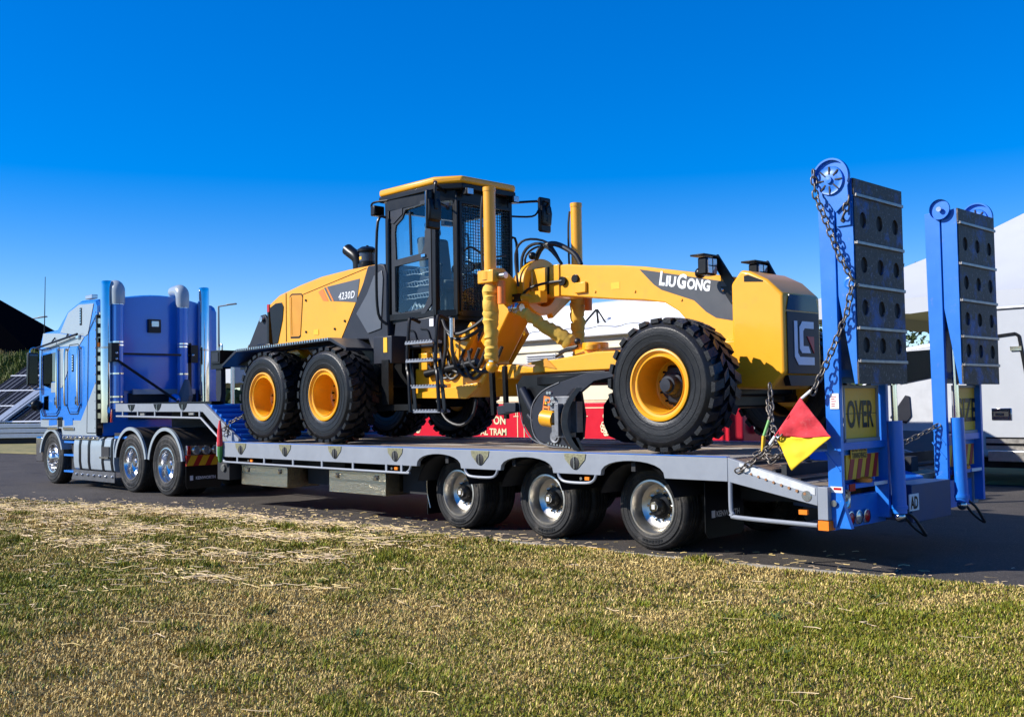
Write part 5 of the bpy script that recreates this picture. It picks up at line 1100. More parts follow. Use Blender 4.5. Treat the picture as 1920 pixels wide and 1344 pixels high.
# blade arms: curved black plates
arm_ = [(-2.36,1.82),(-2.45,1.72),(-2.42,1.55),(-2.36,1.25),(-2.20,1.06),(-1.90,0.99),(-1.72,1.02),(-1.85,1.12),(-1.95,1.28),(-1.95,1.45),(-1.80,1.62),(-1.55,1.72),(-1.1,1.77),(-1.05,1.84)]
arm2 = [(-1.62,1.72),(-1.90,1.62),(-2.06,1.45),(-2.07,1.22),(-1.98,1.06),(-1.75,0.985),(-1.45,0.985),(-1.28,1.1),(-1.25,1.35),(-1.30,1.6),(-1.1,1.72),(-0.75,1.77),(-.75,1.82),(-1.2,1.82)]
MB().py(arm_,0.86,0.90).build('blade_arm', BLK, GR, bev=0.006); MB().py(arm2,0.72,0.76).build('blade_arm', DGR, GR, bev=0.006)
MB().py(arm2,2.0,2.04).build('blade_arm', DGR, GR, bev=0.006)
b = MB().tube([(p[0],0.716,p[1]) for p in arm2[:7]],0.007,6); b.build('arm_edge_glint', GM, GR)  # pale tubes added to draw the whitish highlight along the arm edges
MB().tube([(p[0],0.856,p[1]) for p in arm_[1:7]],0.007,6).build('arm_edge_glint', GM, GR)
lab = MB().py([(-1.90,1.33),(-1.80,1.32),(-1.75,1.55),(-1.86,1.57)],0.712,0.719).build('warning_label', ORS, GR)
MB().py([(-1.87,1.46),(-1.80,1.45),(-1.82,1.54)],0.708,0.7115).build('warning_triangle', BLK, lab); MB().py([(-1.85,1.475),(-1.815,1.47),(-1.825,1.515)],0.706,0.7075).build('warning_centre', HYEL, lab); MB().py([(-1.87,1.36),(-1.81,1.355),(-1.80,1.42),(-1.86,1.43)],0.708,0.7115).build('warning_figure', BLK, lab)
# moldboard: curved plate angled across under the machine, its near end forward
BA = R(49); BT_ = Vector((-math.sin(BA), math.cos(BA), 0)); BN = Vector((math.cos(BA), math.sin(BA), 0)); BE = Vector((-1.02,0.36,0))
prof = []
for i in range(13):
    t_ = -1+2*i/12; prof.append((0.15*(t_*t_)-0.13+0.02*t_, 1.31+0.335*t_))
def bp(u, s_, z): 
    q = BE+BN*u+BT_*s_; return (q.x,q.y,z)
def blade_part(poly, s0, s1, name, m, par):
    n = len(poly); b = MB(); b.add([bp(p[0],s0,p[1]) for p in poly]+[bp(p[0],s1,p[1]) for p in poly],[tuple(range(n)),tuple(range(2*n-1,n-1,-1))]+[(k,k+n,(k+1)%n+n,(k+1)%n) for k in range(n)]); return b.build(name, m, par, smooth=40)
mb_ = blade_part(prof+[(p[0]-.028,p[1]) for p in reversed(prof)],0.02,3.55,'moldboard',BLK,GR)
blade_part([(p[0]+.010,p[1]) for p in prof]+[(p[0]-.055,p[1]) for p in reversed(prof)],-0.01,0.018,'end_bit',mat('bit_steel',(0.10,0.095,0.09),0.35,0.6,var=0.4,scale=10),mb_)
blade_part([(0.03,0.972),(0.06,0.972),(0.0,1.11),(-.03,1.11)],0.0,3.56,'cutting_edge',mat('bit_steel',(0.1,0.1,0.1)),mb_)

b = MB().box(-1.57,-1.27,0.50,0.60,1.40,1.56); b.box(-1.53,-1.25,0.48,0.58,1.10,1.24); b.box(-1.31,-1.13,0.46,0.56,1.16,1.50); b.box(-1.43,-1.37,0.42,0.50,1.12,1.48); b.box(-1.25,-1.22,0.40,0.5,1.15,1.45); b.build('slide_rail', GM, GR, bev=0.006)
MB().box(-1.49,-1.36,0.44,0.52,1.26,1.38).build('tilt_block', BLK, GR, bev=0.008)
MB().cyl((-1.71,0.55,1.32),(-1.53,0.55,1.30),0.095,20).build('tilt_cylinder', YEL, GR); MB().cyl((-1.53,0.55,1.30),(-1.41,0.55,1.30),0.05,14).build('tilt_rod', CHR, GR)
MB().lathe([(0.075,0.0),(0.07,-.02),(0.045,-.015),(0.04,-.03),(0.001,-.03)], o=(-1.69,0.715,1.10), n=18).build('pivot_boss', GM, GR)
b = MB()
for k in range(9): xx = -1.53+k*0.045; b.cyl((xx,0.44,1.04-k*.006),(xx,0.42,1.04-k*.006),0.011,8)
for p_ in ((-1.57,1.60),(-1.53,1.60),(-1.49,1.54),(-1.59,1.52),(-1.55,1.47),(-1.51,1.48)): b.cyl((p_[0],0.5,p_[1]),(p_[0],0.46,p_[1]),0.018,8)
b.build('blade_bolt', BRT, GR)
b = MB().box(-2.62,-2.42,0.80,0.98,1.38,1.50); b.bar((-2.75,.86,1.40),(-2.45,.86,1.44),0.11); b.build('arm_cylinder', DGR, GR, bev=0.01)
b = MB().cyl((-2.30,0.80,1.66),(-2.05,0.80,1.30),0.05,14); b.cyl((-2.2,0.80,1.35),(-1.85,0.8,1.02),0.035,12); b.build('pitch_cylinder', DGR, GR)
b = MB().bar((-2.93,0.9,1.95),(-2.9,0.9,1.35),0.055); b.bar((-2.80,1.0,1.95),(-2.78,1.0,1.30),0.05); b.build('drawbar_post', BLK, GR)
# ------------------------------------------------------------------ chains and flags
def link_mesh(L=0.078, w=0.048, r=0.0075):
    pts = []
    for k in range(6): a = -PI/2+PI*k/5; pts.append((L/2-w/2+w/2*math.cos(a)-r*0, w/2*math.sin(a), 0))
    for k in range(6): a = PI/2+PI*k/5; pts.append((-L/2+w/2+w/2*math.cos(a), w/2*math.sin(a), 0))
    b = MB().tube(pts, r, 6, closed=True); me = bpy.data.meshes.new('chain_link'); me.from_pydata(b.v, [], b.f); me.materials.append(CHN); me.shade_smooth(); return me
LINK = link_mesh()
def chain(label, pts, group='load restraint chains', pitch=0.060, sag=0.0, scale=1.0):
    pts = [Vector(p) for p in pts]; base = Vector(pts[0]); t = thing('chain', label, 'chain', base, group)
    segs = list(zip(pts, pts[1:])); total = sum((b-a).length for a, b in segs); s = 0.0; k = 0
    def at(d):
        for a, b in segs:
            l = (b-a).length
            if d <= l: return a+(b-a)*(d/l), (b-a).normalized()
            d -= l
        return pts[-1], (pts[-1]-pts[-2]).normalized()
    while s < total:
        p, d = at(s); q = d.to_track_quat('X','Z').to_matrix().to_4x4()
        o = bpy.data.objects.new('link', LINK); COL.objects.link(o); o.parent = t
        o.matrix_local = Matrix.Translation(p-base) @ q @ Matrix.Rotation((PI/4 if k % 2 else -PI/4)+random.uniform(-.25,.25), 4, 'X') @ Matrix.Scale(scale, 4)
        s += pitch*scale; k += 1
    return t
def sagged(a, b, sag, n=8):
    a = Vector(a); b = Vector(b); return [a+(b-a)*(i/n)-Vector((0,0,sag*4*(i/n)*(1-i/n))) for i in range(n+1)]
random.seed(11)
chain('long rusty chain hanging down the near blue ramp from its top wheel', [(2.045,-0.01,3.40),(2.06,-0.01,3.22),(2.12,0.0,3.05),(2.24,0.015,2.70),(2.355,0.03,2.46),(2.30,0.02,2.20),(2.20,0.02,1.98),(2.10,0.0,1.76),(2.02,-0.02,1.60),(1.98,-0.04,1.50)])
chain('short chain looped under the wheel cover of the near ramp', [(2.33,0.03,3.14),(2.31,0.03,3.06),(2.27,0.035,2.985)])
chain('chain running from the flag down to the sloping grey trailer side', sagged((1.68,-0.05,1.17),(1.20,-0.03,0.84),0.03))
chain('slack chain piled on the deck below the nose of the grader', [(1.38,0.30,1.60),(1.40,0.28,1.35),(1.38,0.25,1.16),(1.36,0.22,1.05),(1.42,0.20,0.98),(1.30,0.18,1.0),(1.36,0.25,1.04),(1.46,0.2,0.96),(1.55,0.15,0.99),(1.48,0.10,0.93),(1.40,0.12,1.0),(1.32,0.12,0.95)])
chain('second slack chain drooping from the grader axle onto the deck', [(1.20,0.55,1.45),(1.30,0.45,1.25),(1.42,0.35,1.12),(1.52,0.25,1.02),(1.60,0.15,0.99),(1.66,0.05,1.08)])
chain('chain stretched between the far ramp and the trailer floor', sagged((2.10,2.16,1.20),(1.55,1.55,0.86),0.02))
chain('bunched chain hooked over the gooseneck slope beside the rear tyre', [(-8.05,0.13,1.18),(-8.0,0.15,1.26),(-7.85,0.2,1.32),(-7.72,0.3,1.38),(-7.6,0.35,1.45)])
chain('short chain end dangling at the gooseneck rail', [(-8.10,0.10,1.16),(-8.02,0.09,1.24),(-7.98,0.10,1.12),(-8.06,0.09,1.05)])
bt = thing('ratchet_binder', 'yellow handled chain binder standing among the slack chain', 'binder', (1.36,0.2,1.0))
MB().bar((1.35,0.20,1.02),(1.37,0.19,1.16),0.030).build('binder_handle', HYEL, bt, bev=0.006); MB().cyl((1.37,0.19,1.16),(1.41,0.22,1.30),0.014,10).build('binder_rod', mat('binder_green',(0.15,0.40,0.10),0.5), bt)
# red and yellow flag hanging as a diamond from the chain
fl = thing('warning_flag', 'red and yellow square flag hanging as a diamond beside the near ramp', 'flag', (1.85,-0.06,0.88))
def cloth(c0, c1, c2, m, name, n=26):
    b = MB(); A, B_, C_ = [Vector(p) for p in (c0,c1,c2)]
    def P(u, v):
        p = A+(B_-A)*u+(C_-A)*v; s_ = 0.022*math.sin(5*u+3*v+.4)+0.010*math.sin(11*v-4*u)+0.004*math.sin(17*u+9*v)+0.003*math.sin(19*v+7*u+1); ed = 0.006*math.sin(40*u+33*v)*(u+v > .93); return p+Vector((0.25*s_+ed,-s_,ed))
    for i in range(n+1):
        for j in range(n+1-i): b.v.append(tuple(P(i/n, j/n)))
    idx = {}; k = 0
    for i in range(n+1):
        for j in range(n+1-i): idx[i,j] = k; k += 1
    for i in range(n):
        for j in range(n-i):
            b.f.append((idx[i,j],idx[i+1,j],idx[i,j+1]))
            if i+j < n-1: b.f.append((idx[i+1,j],idx[i+1,j+1],idx[i,j+1]))
    o = b.build(name, m, fl, smooth=60); md = o.modifiers.new('cloth_thickness','SOLIDIFY'); md.thickness = 0.003; return o
TOP, RT, BT, LF = (1.895,-0.05,1.50), (2.18,-0.10,1.165), (1.79,-0.05,0.875), (1.635,-0.06,1.165)
cloth(TOP,RT,LF,FRED,'red_half'); cloth(BT,LF,RT,FYEL,'yellow_half')
b = MB()
for p in ((1.885,-0.065,1.455),(1.675,-0.075,1.175)): b.lathe([(0.010,-.004),(0.018,-.006),(0.02,0)], o=p, n=12)
b.build('flag_eyelet', BRT, fl)
b = MB().cyl((1.895,-.05,1.49),(1.985,-.04,1.56),0.012,8); b.cyl((1.64,-.06,1.17),(1.58,-.05,1.10),0.014,8); b.build('flag_toggle', WHT, fl)
MB().tube([TOP,(1.78,-.06,1.345),LF],0.008,6).build('flag_hem', FRED, fl)
f2 = thing('hanging_flag', 'limp furled red green flag on a stick at the front corner of the trailer deck', 'flag', (-7.95,-0.03,0.70))
MB().cyl((-7.98,-.02,0.98),(-7.98,-.02,1.33),0.008,8).build('flag_stick', BRT, f2)
MB().tube([(-7.985,-.03,1.30),(-7.97,-.04,1.12),(-7.95,-.05,0.95),(-7.95,-.045,0.92)],[0.012,0.038,0.046,0.042],10).build('red_part', FRED, f2)
MB().tube([(-7.95,-.045,0.93),(-7.95,-.05,0.82),(-7.96,-.04,0.70),(-7.96,-.04,0.66)],[0.042,0.04,0.03,0.012],10).build('green_part', mat('flag_green',(0.06,0.22,0.05),0.8), f2)

# ------------------------------------------------------------------ TRAM behind the trailer
TM = thing('tourist_tram', 'red and cream tourist tram parked behind the trailer', 'tram', (-7.0,6.5,0.0))
tx0, tx1, ty0, ty1 = -13.2, -2.3, 5.5, 7.6
MB().box(tx0,tx1,ty0,ty1,0.40,1.50).build('lower_body', RED, TM, bev=0.03)
MB().px([(ty0+.02,1.50),(ty1-.02,1.50),(ty1-.02,2.62),(ty0+.02,2.62)],tx0+.05,tx1-.05).build('upper_body', CRM, TM, bev=0.03)
rfp = [(ty0-.10,2.60),(ty0-.10,2.72),(ty0+.15,2.86),(ty0+.5,3.0),((ty0+ty1)/2,3.08),(ty1-.5,3.0),(ty1-.15,2.86),(ty1+.10,2.72),(ty1+.10,2.60)]
MB().px(rfp,tx0-.1,tx1+.05).build('roof', WHT, TM, bev=0.02)
MB().px([(ty0+.30,2.9),(ty0+.36,3.20),(ty0+.6,3.26),(ty1-.6,3.26),(ty1-.36,3.20),(ty1-.3,2.9)],tx0+.6,tx1-.35).build('clerestory', WHT, TM, bev=0.02)
MB().box(tx0+.04,tx1-.04,ty0-.02,ty0+.015,2.40,2.425).build('cream_moulding', CRM, TM); MB().box(tx0,tx1,ty0-.012,ty0,1.485,1.51).build('waist_moulding', GOLD, TM)
for xx in (-6.85,-5.75,-9.4): 
    v = MB().box(xx,xx+.72,ty0-.01,ty0+.01,2.05,2.36).build('louvre_panel', WHT, TM)
    for k in range(7): MB().box(xx+.02,xx+.70,ty0-.035,ty0-.011,2.07+k*.042,2.085+k*.042).build('louvre', mat('louvre_grey',(0.30,0.30,0.31),0.5), v)
    MB().cyl((xx+.82,ty0-.02,2.05),(xx+.82,ty0-.02,2.34),0.05,10).build('louvre_post', mat('louvre_grey',(0.3,0.3,0.3)), v)
for xx in (-7.25,): MB().cyl((xx,ty0,2.45),(xx,ty0-.06,2.44),0.05,12).build('side_lamp', BLK, TM)
for xx in (-12.6,-11.4,-8.4,-4.35,-3.2): MB().box(xx,xx+.8,ty0-.004,ty0+.015,1.62,2.05).build('side_window', GLD, TM)
# gold lining with squared corners
b = MB()
def lining(x0, x1, z0, z1):
    t = 0.018; y = ty0-.006
    b.box(x0,x1,y,y+.004,z1-t,z1); b.box(x0,x1,y,y+.004,z0,z0+t); b.box(x0,x0+t,y,y+.004,z0+t,z1-t); b.box(x1-t,x1,y,y+.004,z0+t,z1-t)
    for xx in (x0-.0,x1-.09): b.box(xx-.02,xx+.11,y-.003,y,z1-.16,z1-.145); b.box(xx+.035,xx+.05,y-.003,y,z1-.145,z1-.03)
for x0, x1 in ((-12.9,-10.9),(-10.75,-8.75),(-8.6,-7.1),(-6.95,-5.65),(-5.5,-4.35),(-4.2,-3.1)): lining(x0,x1,0.5,1.40)
b.build('body_lining', GOLD, TM)
text('STON','tram_lettering',GOLD,TM,(-7.42,ty0-.008,1.18),(1,0,0),(0,0,1),0.15,bold=0.03,align='RIGHT')
text('AL TRAM','tram_lettering',GOLD,TM,(-7.40,ty0-.008,0.965),(1,0,0),(0,0,1),0.125,bold=0.03,align='RIGHT')
b = MB(); random.seed(5)
for cx0 in (-5.0,-9.95,-11.6):
    for k in range(16): a = random.uniform(0,PI*2); r = random.uniform(.05,.16); b.lathe([(0.018,0),(0.03,-.004),(0.042,0)], o=(cx0+r*math.cos(a)*.7,ty0-.006,1.10+r*math.sin(a)), n=10)
b.build('gilt_crest', GOLD, TM)
for xx in (-12.0,-3.9): MB().cyl((xx,ty0+.05,0.42),(xx,ty0+.3,0.42),0.42,24).build('wheel', RUB, TM)
hl = MB().cyl((tx1-.02,ty0+.30,1.10),(tx1+.08,ty0+.30,1.10),0.13,18).build('head_lamp', CHR, TM); MB().box(tx1-.01,tx1+.012,ty0+.2,ty1-.2,1.62,2.45).build('front_window', GLD, TM)
b = MB().bar((-5.62,5.62,2.80),(-5.26,5.62,3.08),0.028); b.bar((-5.25,5.62,3.08),(-5.22,5.62,2.76),0.028); b.bar((-5.24,5.62,3.08),(-5.0,5.62,2.76),0.022); b.bar((-8.1,5.62,2.80),(-7.75,5.62,3.06),0.028); b.bar((-7.74,5.62,3.06),(-7.7,5.62,2.76),0.028); b.build('roof_frame', BLK, TM)
random.seed(9); MB().tube([(-11.5+0.12*k,5.39+.02*random.random(),2.735+0.02*random.random()+0.018*abs(math.sin(k*.55))) for k in range(74)],0.006,5).build('bunting_wire', BLK, TM)
for xx in (-10.6,-8.0,-6.0,-3.6): MB().box(xx-.012,xx+.012,ty0+.005,ty0+.018,1.52,2.40).build('body_pillar', mat('louvre_grey',(0.3,0.3,0.3)), TM)
MB().box(tx0+.06,tx1-.06,ty0+.002,ty0+.016,2.02,2.032).build('body_seam', mat('louvre_grey',(0.3,0.3,0.3)), TM); MB().box(-4.75,-4.60,ty0-.004,ty0+.018,1.65,1.95).build('body_vent', mat('louvre_grey',(0.3,0.3,0.3)), TM)

# ------------------------------------------------------------------ white marquee and motor home on the right
def marquee(label, A, w, d, h, val=0.32, sag=0.25):
    t = thing('marquee', label, 'marquee', A[:2]+(0,)); x0, y0, z0 = A; ap = (x0+w/2, y0+d/2, z0+h)
    b = MB(); c = [(x0,y0),(x0+w,y0),(x0+w,y0+d),(x0,y0+d)]; n = 10
    for i in range(4):
        p, q = c[i], c[(i+1)%4]; k0 = len(b.v)
        for j in range(n+1):
            f = j/n; s_ = (1-f)
            zz = z0+(ap[2]-z0)*f - sag*math.sin(PI*f)
            for m_ in range(n+1):
                g = m_/n; ex = p[0]+(q[0]-p[0])*g; ey = p[1]+(q[1]-p[1])*g
                b.v.append((ap[0]+(ex-ap[0])*s_, ap[1]+(ey-ap[1])*s_, zz-0.10*math.sin(PI*g)*s_*(f>0)))
        for j in range(n):
            for m_ in range(n): a = k0+j*(n+1)+m_; b.f.append((a,a+1,a+n+2,a+n+1))
    b.build('canopy', CNV, t, smooth=30)
    b = MB()
    for i in range(4):
        p, q = c[i], c[(i+1)%4]; m_ = 24
        for j in range(m_):
            g0, g1 = j/m_, (j+1)/m_; P = lambda g: (p[0]+(q[0]-p[0])*g, p[1]+(q[1]-p[1])*g)
            (xa,ya),(xb,yb) = P(g0), P(g1); b.add([(xa,ya,z0),(xb,yb,z0),(xb,yb,z0-val-.03*(j%2)),(xa,ya,z0-val-.03*((j+1)%2))],[(0,1,2,3)])
    o = b.build('valance', CNV, t); 
    for (xx, yy) in c: MB().cyl((xx,yy,0),(xx,yy,z0),0.06,10).build('pole', BRT, t)
    return t
marquee('tall white pointed marquee roof rising behind the ramps', (-6.49,14.26,3.66), 11.4, 11.4, 3.45)
MH = thing('motor_home', 'white motor home parked behind the rear ramps with its cab to the left', 'motor home', (1.0,11.0,0.05))
my0, my1 = 9.9, 12.1
cabm = [(-3.5,0.50),(-3.52,1.10),(-3.3,1.34),(-2.75,1.60),(-2.15,2.21),(-1.85,2.36),(-1.3,2.43),(-0.5,2.45),(-0.5,0.46),(-1.4,0.46)]
mc = MB().py(cabm,my0+.02,my1-.02).build('cab', mat('van_white',(0.52,0.53,0.54),0.35,coat=0.3), MH, bev=0.05, seg=3)
MB().py([(-2.55,1.70),(-2.12,2.13),(-1.98,2.24),(-1.96,1.72)],my0-.002,my0+.012).build('quarter_window', GLD, mc)
MB().py([(-1.90,1.72),(-1.92,2.25),(-1.80,2.29),(-0.66,2.32),(-0.66,1.86),(-1.2,1.84)],my0-.002,my0+.012).build('door_window', GLD, mc)
MB().add([(-2.74,my0+.12,1.64),(-2.74,my1-.12,1.64),(-2.19,my1-.18,2.20),(-2.19,my0+.18,2.20)],[(0,1,2,3)]).build('windscreen', GLD, mc)
MB().py([(-2.1,1.12),(-1.8,1.52),(-1.72,1.50),(-1.70,1.15),(-1.80,1.02)],my0-.004,my0+.012).build('door_mirror', DGR, mc, bev=0.01)
MB().py([(-3.52,0.48),(-3.55,0.98),(-2.2,0.98),(-2.1,0.90),(-0.5,0.88),(-0.5,0.44),(-1.4,0.40),(-2.9,0.42)],my0-.006,my0+.03).build('grey_bumper', mat('bumper_grey',(0.16,0.165,0.175),0.6), mc)
MB().box(-0.60,6.0,my0,my1,0.46,2.98).build('body', mat('body_white',(0.43,0.445,0.46),0.4,var=0.03), MH, bev=0.05, seg=3)
MB().box(-0.55,5.9,my0-.008,my0,2.90,2.93).build('roof_line', DGR, MH)
b = MB(); 
for (p, q) in (((-0.35,2.46),(0.10,2.50)),((0.10,2.50),(0.16,2.46)),((0.16,2.46),(0.34,1.20)),): b.bar((p[0],my0-.006,p[1]),(q[0],my0-.006,q[1]),0.05,0.02,(0,1,0))
b.build('door_seal', BLK, MH); 
b = MB().box(0.02,0.20,my0-.03,my0-.012,2.22,2.29); b.box(0.30,0.45,my0-.03,my0,1.16,1.22); b.build('door_hinge', CHR, MH)
hb = MB().box(-0.32,0.0,my0-.014,my0,1.08,1.28).build('handle_plate', CHR, MH, bev=0.015); MB().box(-0.28,-0.04,my0-.03,my0-.015,1.14,1.22).build('handle_recess', DARK, hb); MB().box(-0.25,-0.12,my0-.04,my0-.031,1.16,1.20).build('handle_pull', CHR, hb)
MB().box(-0.42,6.0,my0-.02,my0,0.60,0.78).build('side_strip', ALU, MH); MB().box(-0.42,6.0,my0-.024,my0-.021,0.66,0.70).build('strip_line', BLK, MH); MB().box(-0.42,6.0,my0-.024,my0-.021,0.775,0.80).build('strip_line', BLK, MH)
MB().box(-0.36,1.2,my0-.12,my0-.005,0.40,0.58).build('side_step', ALU, MH, bev=0.01)
for xx in (-1.05,4.2):
    w = MB().cyl((xx,my0+.02,0.39),(xx,my0+.25,0.39),0.34,28).build('wheel', RUB, MH); MB().cyl((xx,my0+.015,0.39),(xx,my0+.02,0.39),0.2,20).build('wheel_cover', ALU, w)
MB().box(-2.6,5.8,my0+.2,my1-.2,0.28,0.46).build('underframe', DARK, MH)

# white canopy and grey wall seen behind the gooseneck
t = marquee('low white canopy with grey side wall behind the gooseneck', (-28.0,7.6,2.72), 7.0, 6.0, 0.75, 0.5, 0.08)
MB().box(-26.9,-22.0,7.75,7.80,0.0,2.24).build('side_wall', mat('wall_grey',(0.42,0.42,0.38),0.8), t)
MB().box(-23.35,-23.22,7.65,7.75,0.0,2.25).build('corner_post', BLK, t)
ob = thing('orange_cabinet', 'orange cabinet with pale base beside the white canopy', 'cabinet', (-22.7,7.6,0.05)); MB().box(-23.15,-22.6,7.3,7.62,1.55,2.2).build('cabinet_top', ORS, ob); MB().box(-23.15,-22.6,7.3,7.62,0.05,1.549).build('cabinet_base', WHT, ob)

# ------------------------------------------------------------------ left background: bank, dark tent, solar trailer, lamp posts
BANK = mat('bank_grass', (0.13,0.12,0.03), 0.95, var=0.5, scale=1.6, bump=1.0, bscale=4, col2=(0.06,0.075,0.018), c2amt=0.8, c2scale=0.5, c2thr=0.5)
b = MB(); nx, ny = 60, 24
def bank_z(u, v):
    h = 4.55*min(1, max(0, v)/0.45)**0.8*(1 if v < .75 else max(0, 1-(v-.75)/.25))
    return h*max(0,min(1,(1-abs(u))*5))+0.25*math.sin(u*37+v*9)*math.sin(v*21)*(h > .5)
for i in range(nx+1):
    for j in range(ny+1):
        u = -1+2*i/nx; v = j/ny; X = -58+u*11; Y = 5.7+v*15+0.55*u*11; b.v.append((X-v*8, Y, bank_z(u, v)-0.02))
for i in range(nx):
    for j in range(ny): a = i*(ny+1)+j; b.f.append((a,a+ny+1,a+ny+2,a+1))
struct(b.build('grass_bank', BANK))
# rough grass on the bank
n = 26000; u = rng.uniform(-1,1,n); v = rng.uniform(0.02,0.6,n)
X = -58+u*11-v*8; Y = 5.7+v*15+0.55*u*11; Z = np.array([bank_z(a, c) for a, c in zip(u, v)])-0.03
L = rng.uniform(0.18,0.55,n); a = rng.uniform(0,2*PI,n); w = 0.035
V = np.empty((n,4,3)); px_, py_ = np.cos(a)*w, np.sin(a)*w; lx, ly = rng.normal(0,.12,n), rng.normal(0,.12,n)
V[:,0] = np.stack([X-px_,Y-py_,Z],1); V[:,1] = np.stack([X+px_,Y+py_,Z],1); V[:,2] = np.stack([X+px_*.3+lx,Y+py_*.3+ly,Z+L],1); V[:,3] = np.stack([X-px_*.3+lx,Y-py_*.3+ly,Z+L],1)
kk = fbm(X, Y, 0.5, 77)+0.25*(v-0.3); cc = np.where((kk > 0.5)[:,None], np.array([0.20,0.15,0.05]), np.array([0.10,0.125,0.02]))*rng.uniform(.5,1.4,(n,1))
g = np_mesh('bank_tufts', V.reshape(-1,3), (np.arange(n)*4)[:,None]+np.arange(4)[None], np.repeat(cc,4,0), BLADE); stuff(g); tag(g, 'rough brown and green grass on the bank at left', 'grass')
dt = thing('dark_roof', 'black pitched roof above the grass bank at far left', 'roof', (-72,14,0))
MB().add([(-76,6.5,4.8),(-65.4,18.6,4.8),(-75.4,28.6,4.8),(-81.8,21.6,4.8),(-70.0,13.5,11.4)],[(0,1,4),(1,2,4),(2,3,4),(3,0,4)]).build('roof_sheet', mat('roof_black',(0.004,0.004,0.006),0.9,spec=0.0), dt, smooth=0)
MB().pz([(-71.5,12.2),(-66,18.4),(-75,27.6),(-81,21.4)],0,4.78).build('roof_wall', DARK, dt)
# solar trailer: two tilted racks of panels on a silver base
SP = thing('solar_rack', 'tilted rack of dark solar panels on a silver base beyond the road', 'solar panels', (-41.5,8.9,0.0))
PV = mat('solar_cell', (0.008,0.009,0.016), 0.4, var=0.3, scale=2, spec=0.2)
ex = Vector((0.70,0.714,0)); eb = Vector((-0.714,0.70,0))   # along the rack and away from the road
O3 = Vector((-43.4,7.4,0))
def sp(u, v, z): return O3+ex*u+eb*v+Vector((0,0,z))
def slab(u0, u1, s0, s1, lift, th, name, m, par, sk=0.0):
    # s runs up the slope of the rack
    D = lambda u, s, l: sp(u+sk*s, 0.2+s*0.72, 0.95+s*0.69)+(Vector((0,0,0.72))-eb*0.69)*l
    vs = [D(u0,s0,lift),D(u1,s0,lift),D(u1,s1,lift),D(u0,s1,lift),D(u0,s0,lift+th),D(u1,s0,lift+th),D(u1,s1,lift+th),D(u0,s1,lift+th)]
    return MB().add(vs,[(3,2,1,0),(4,5,6,7),(0,1,5,4),(1,2,6,5),(2,3,7,6),(3,0,4,7)]).build(name, m, par, smooth=0)
SK = 0.62
for r in range(4):
    for c in range(5):
        u0 = -1.2+c*1.05; s0 = 0.05+r*1.02; q = slab(u0+.03,u0+1.02,s0+.03,s0+.99,0.02,0.03,'solar_panel',PV,SP,SK)
        for k in range(3): slab(u0+.25+.25*k,u0+.27+.25*k,s0+.04,s0+.98,0.051,0.006,'cell_line',mat('cell_wire',(0.35,0.37,0.42),0.4),q,SK)
    slab(-1.25,4.1,0.05+r*1.02-.03,0.05+r*1.02+.03,0.03,0.04,'cross_rail',WHT,SP,SK)
slab(1.0,1.32,0.0,4.1,0.07,0.12,'rack_beam',mat('rack_silver',(0.42,0.46,0.52),0.35,0.3),SP,SK); slab(1.40,1.50,0.0,4.1,0.07,0.12,'rack_beam',mat('rack_silver',(0.42,0.46,0.52)),SP,SK)
for k in range(3):
    z0 = 0.30+k*0.22; vs = [sp(-2.2,-.15,z0),sp(4.6,-.15,z0),sp(4.6,.5,z0),sp(-2.2,.5,z0),sp(-2.2,-.15,z0+.19),sp(4.6,-.15,z0+.19),sp(4.6,.5,z0+.19),sp(-2.2,.5,z0+.19)]
    MB().add(vs,[(3,2,1,0),(4,5,6,7),(0,1,5,4),(1,2,6,5),(2,3,7,6),(3,0,4,7)]).build('base_rail', mat('rack_silver',(0.42,0.46,0.52)), SP, bev=0.02)
vs = [sp(-2,0,0),sp(4.4,0,0),sp(4.4,.4,0),sp(-2,.4,0),sp(-2,0,.3),sp(4.4,0,.3),sp(4.4,.4,.3),sp(-2,.4,.3)]
MB().add(vs,[(3,2,1,0),(4,5,6,7),(0,1,5,4),(1,2,6,5),(2,3,7,6),(3,0,4,7)]).build('base_foot', DARK, SP)
for (lx, ly, h, lab, dv) in ((-81.2,23.7,8.95,'slim grey lamp post above the dark roof at far left',(0.7,0.71)),(-61.4,29.5,8.75,'slim grey lamp post right of the truck exhaust stack',(0.7,0.71))):
    lp = thing('street_lamp', lab, 'lamp post', (lx,ly,0), 'street lamps beyond the road')
    MB().tube([(lx,ly,0),(lx,ly,h)],[0.13,0.07],12).build('pole', mat('lamp_grey',(0.30,0.31,0.32),0.5,0.4), lp); MB().tube([(lx,ly,h-.02),(lx+dv[0]*.7,ly+dv[1]*.7,h+.08)],0.05,8).build('arm', mat('lamp_grey',(0.3,0.3,0.3)), lp)
    MB().bar((lx+dv[0]*.6,ly+dv[1]*.6,h+.09),(lx+dv[0]*1.3,ly+dv[1]*1.3,h+.16),0.28,0.10).build('lamp_head', mat('lamp_grey',(0.3,0.3,0.3)), lp, bev=0.03)
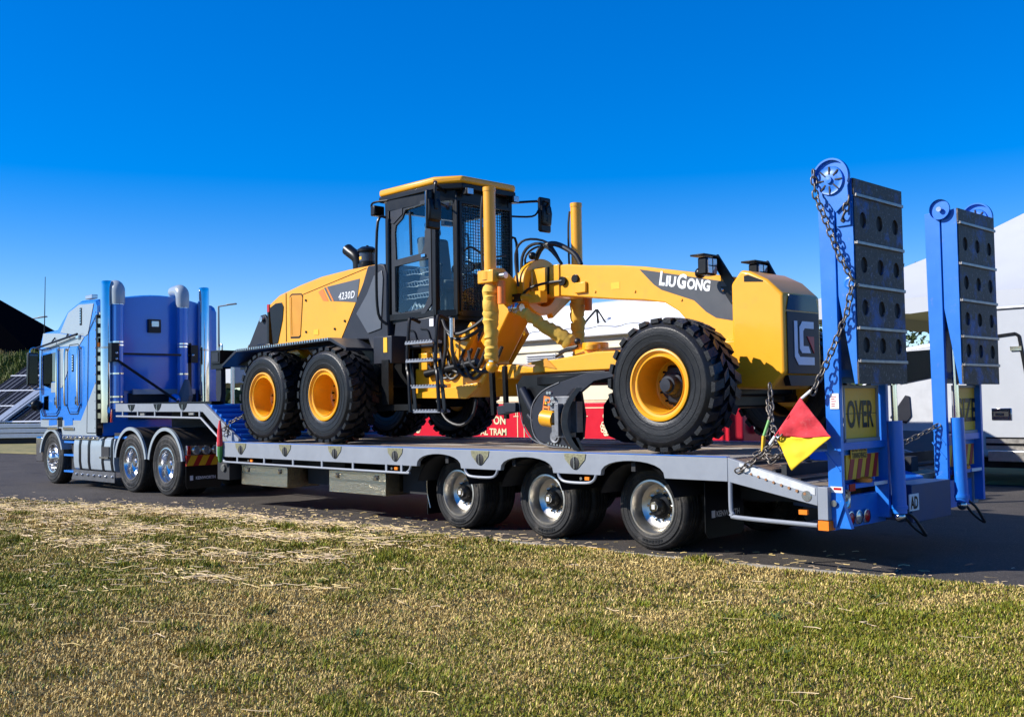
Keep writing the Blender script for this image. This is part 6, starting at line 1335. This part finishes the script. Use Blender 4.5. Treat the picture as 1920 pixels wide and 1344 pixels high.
# tree between the ramps
LEAFM = [mat('leaf_dark',(0.035,0.060,0.014),0.6,var=0.3), mat('leaf_light',(0.085,0.11,0.025),0.6,var=0.3)]
def tree(x, y, h, r, lab, seed):
    q = np.random.default_rng(seed); t = thing('tree', lab, 'tree', (x,y,0), 'trees beyond the marquee')
    b = MB().tube([(x,y,0),(x+.1,y,h*.35),(x-.1,y+.1,h*.7)],[0.22,0.16,0.06],8)
    cl = []
    for k in range(14):
        a = q.uniform(0,2*PI); rr = q.uniform(.2,.85)*r; z = h*q.uniform(.45,.95); c = (x+rr*math.cos(a),y+rr*math.sin(a),z); cl.append((c,q.uniform(.35,.6)*r)); b.tube([(x,y,h*.4),((x+c[0])/2,(y+c[1])/2,(h*.45+z)/2),c],[0.07,0.05,0.02],6)
    b.build('trunk', mat('bark',(0.12,0.09,0.065),0.9,bump=0.6,bscale=10), t)
    for li in range(2):
        V = []; F = []
        for c, cr in cl:
            for k in range(150):
                d = Vector(q.normal(0,1,3)).normalized()*cr*q.uniform(.4,1.0); p = Vector(c)+Vector((d.x,d.y,d.z*.7)); u = Vector(q.normal(0,1,3)).normalized()*q.uniform(.09,.2); w = u.cross(Vector(q.normal(0,1,3))).normalized()*u.length*.5
                k0 = len(V); V += [p-u,p+w,p+u,p-w]; F.append((k0,k0+1,k0+2,k0+3))
        MB().add(V,F).build('crown', LEAFM[li], t, smooth=0)
tree(-15.2,37.5,7.0,3.4,'bushy green tree seen between the two ramps',21); tree(-10.0,38.5,6.2,3.0,'second smaller tree right of the bushy tree between the ramps',22)

# ------------------------------------------------------------------ far tree line that closes the horizon
n = 60000; a = rng.uniform(-0.6, 2.2, n); rr = rng.uniform(120, 150, n); X = CX-rr*np.sin(a); Y = CY+rr*np.cos(a)
ht = 2.2+3.2*fbm(a*40+50, rr*0.02, 1.0, 91); Z = rng.random(n)**0.7*ht; s_ = rng.uniform(0.25, 0.6, n)
V = np.empty((n,4,3))
for k, (du, dv) in enumerate(((-1,-.4),(.3,-1),(1,.4),(-.3,1))):
    V[:,k,0] = X+s_*du*np.cos(a)+rng.normal(0,.15,n); V[:,k,1] = Y+s_*du*np.sin(a)+rng.normal(0,.15,n); V[:,k,2] = np.maximum(Z+s_*dv,0)
cc = np.array([0.045,0.065,0.018])[None]*rng.uniform(.5,1.6,(n,1))
g = np_mesh('far_trees', V.reshape(-1,3), (np.arange(n)*4)[:,None]+np.arange(4)[None], np.repeat(cc,4,0), BLADE); stuff(g); tag(g, 'low line of far off trees along the horizon', 'trees')
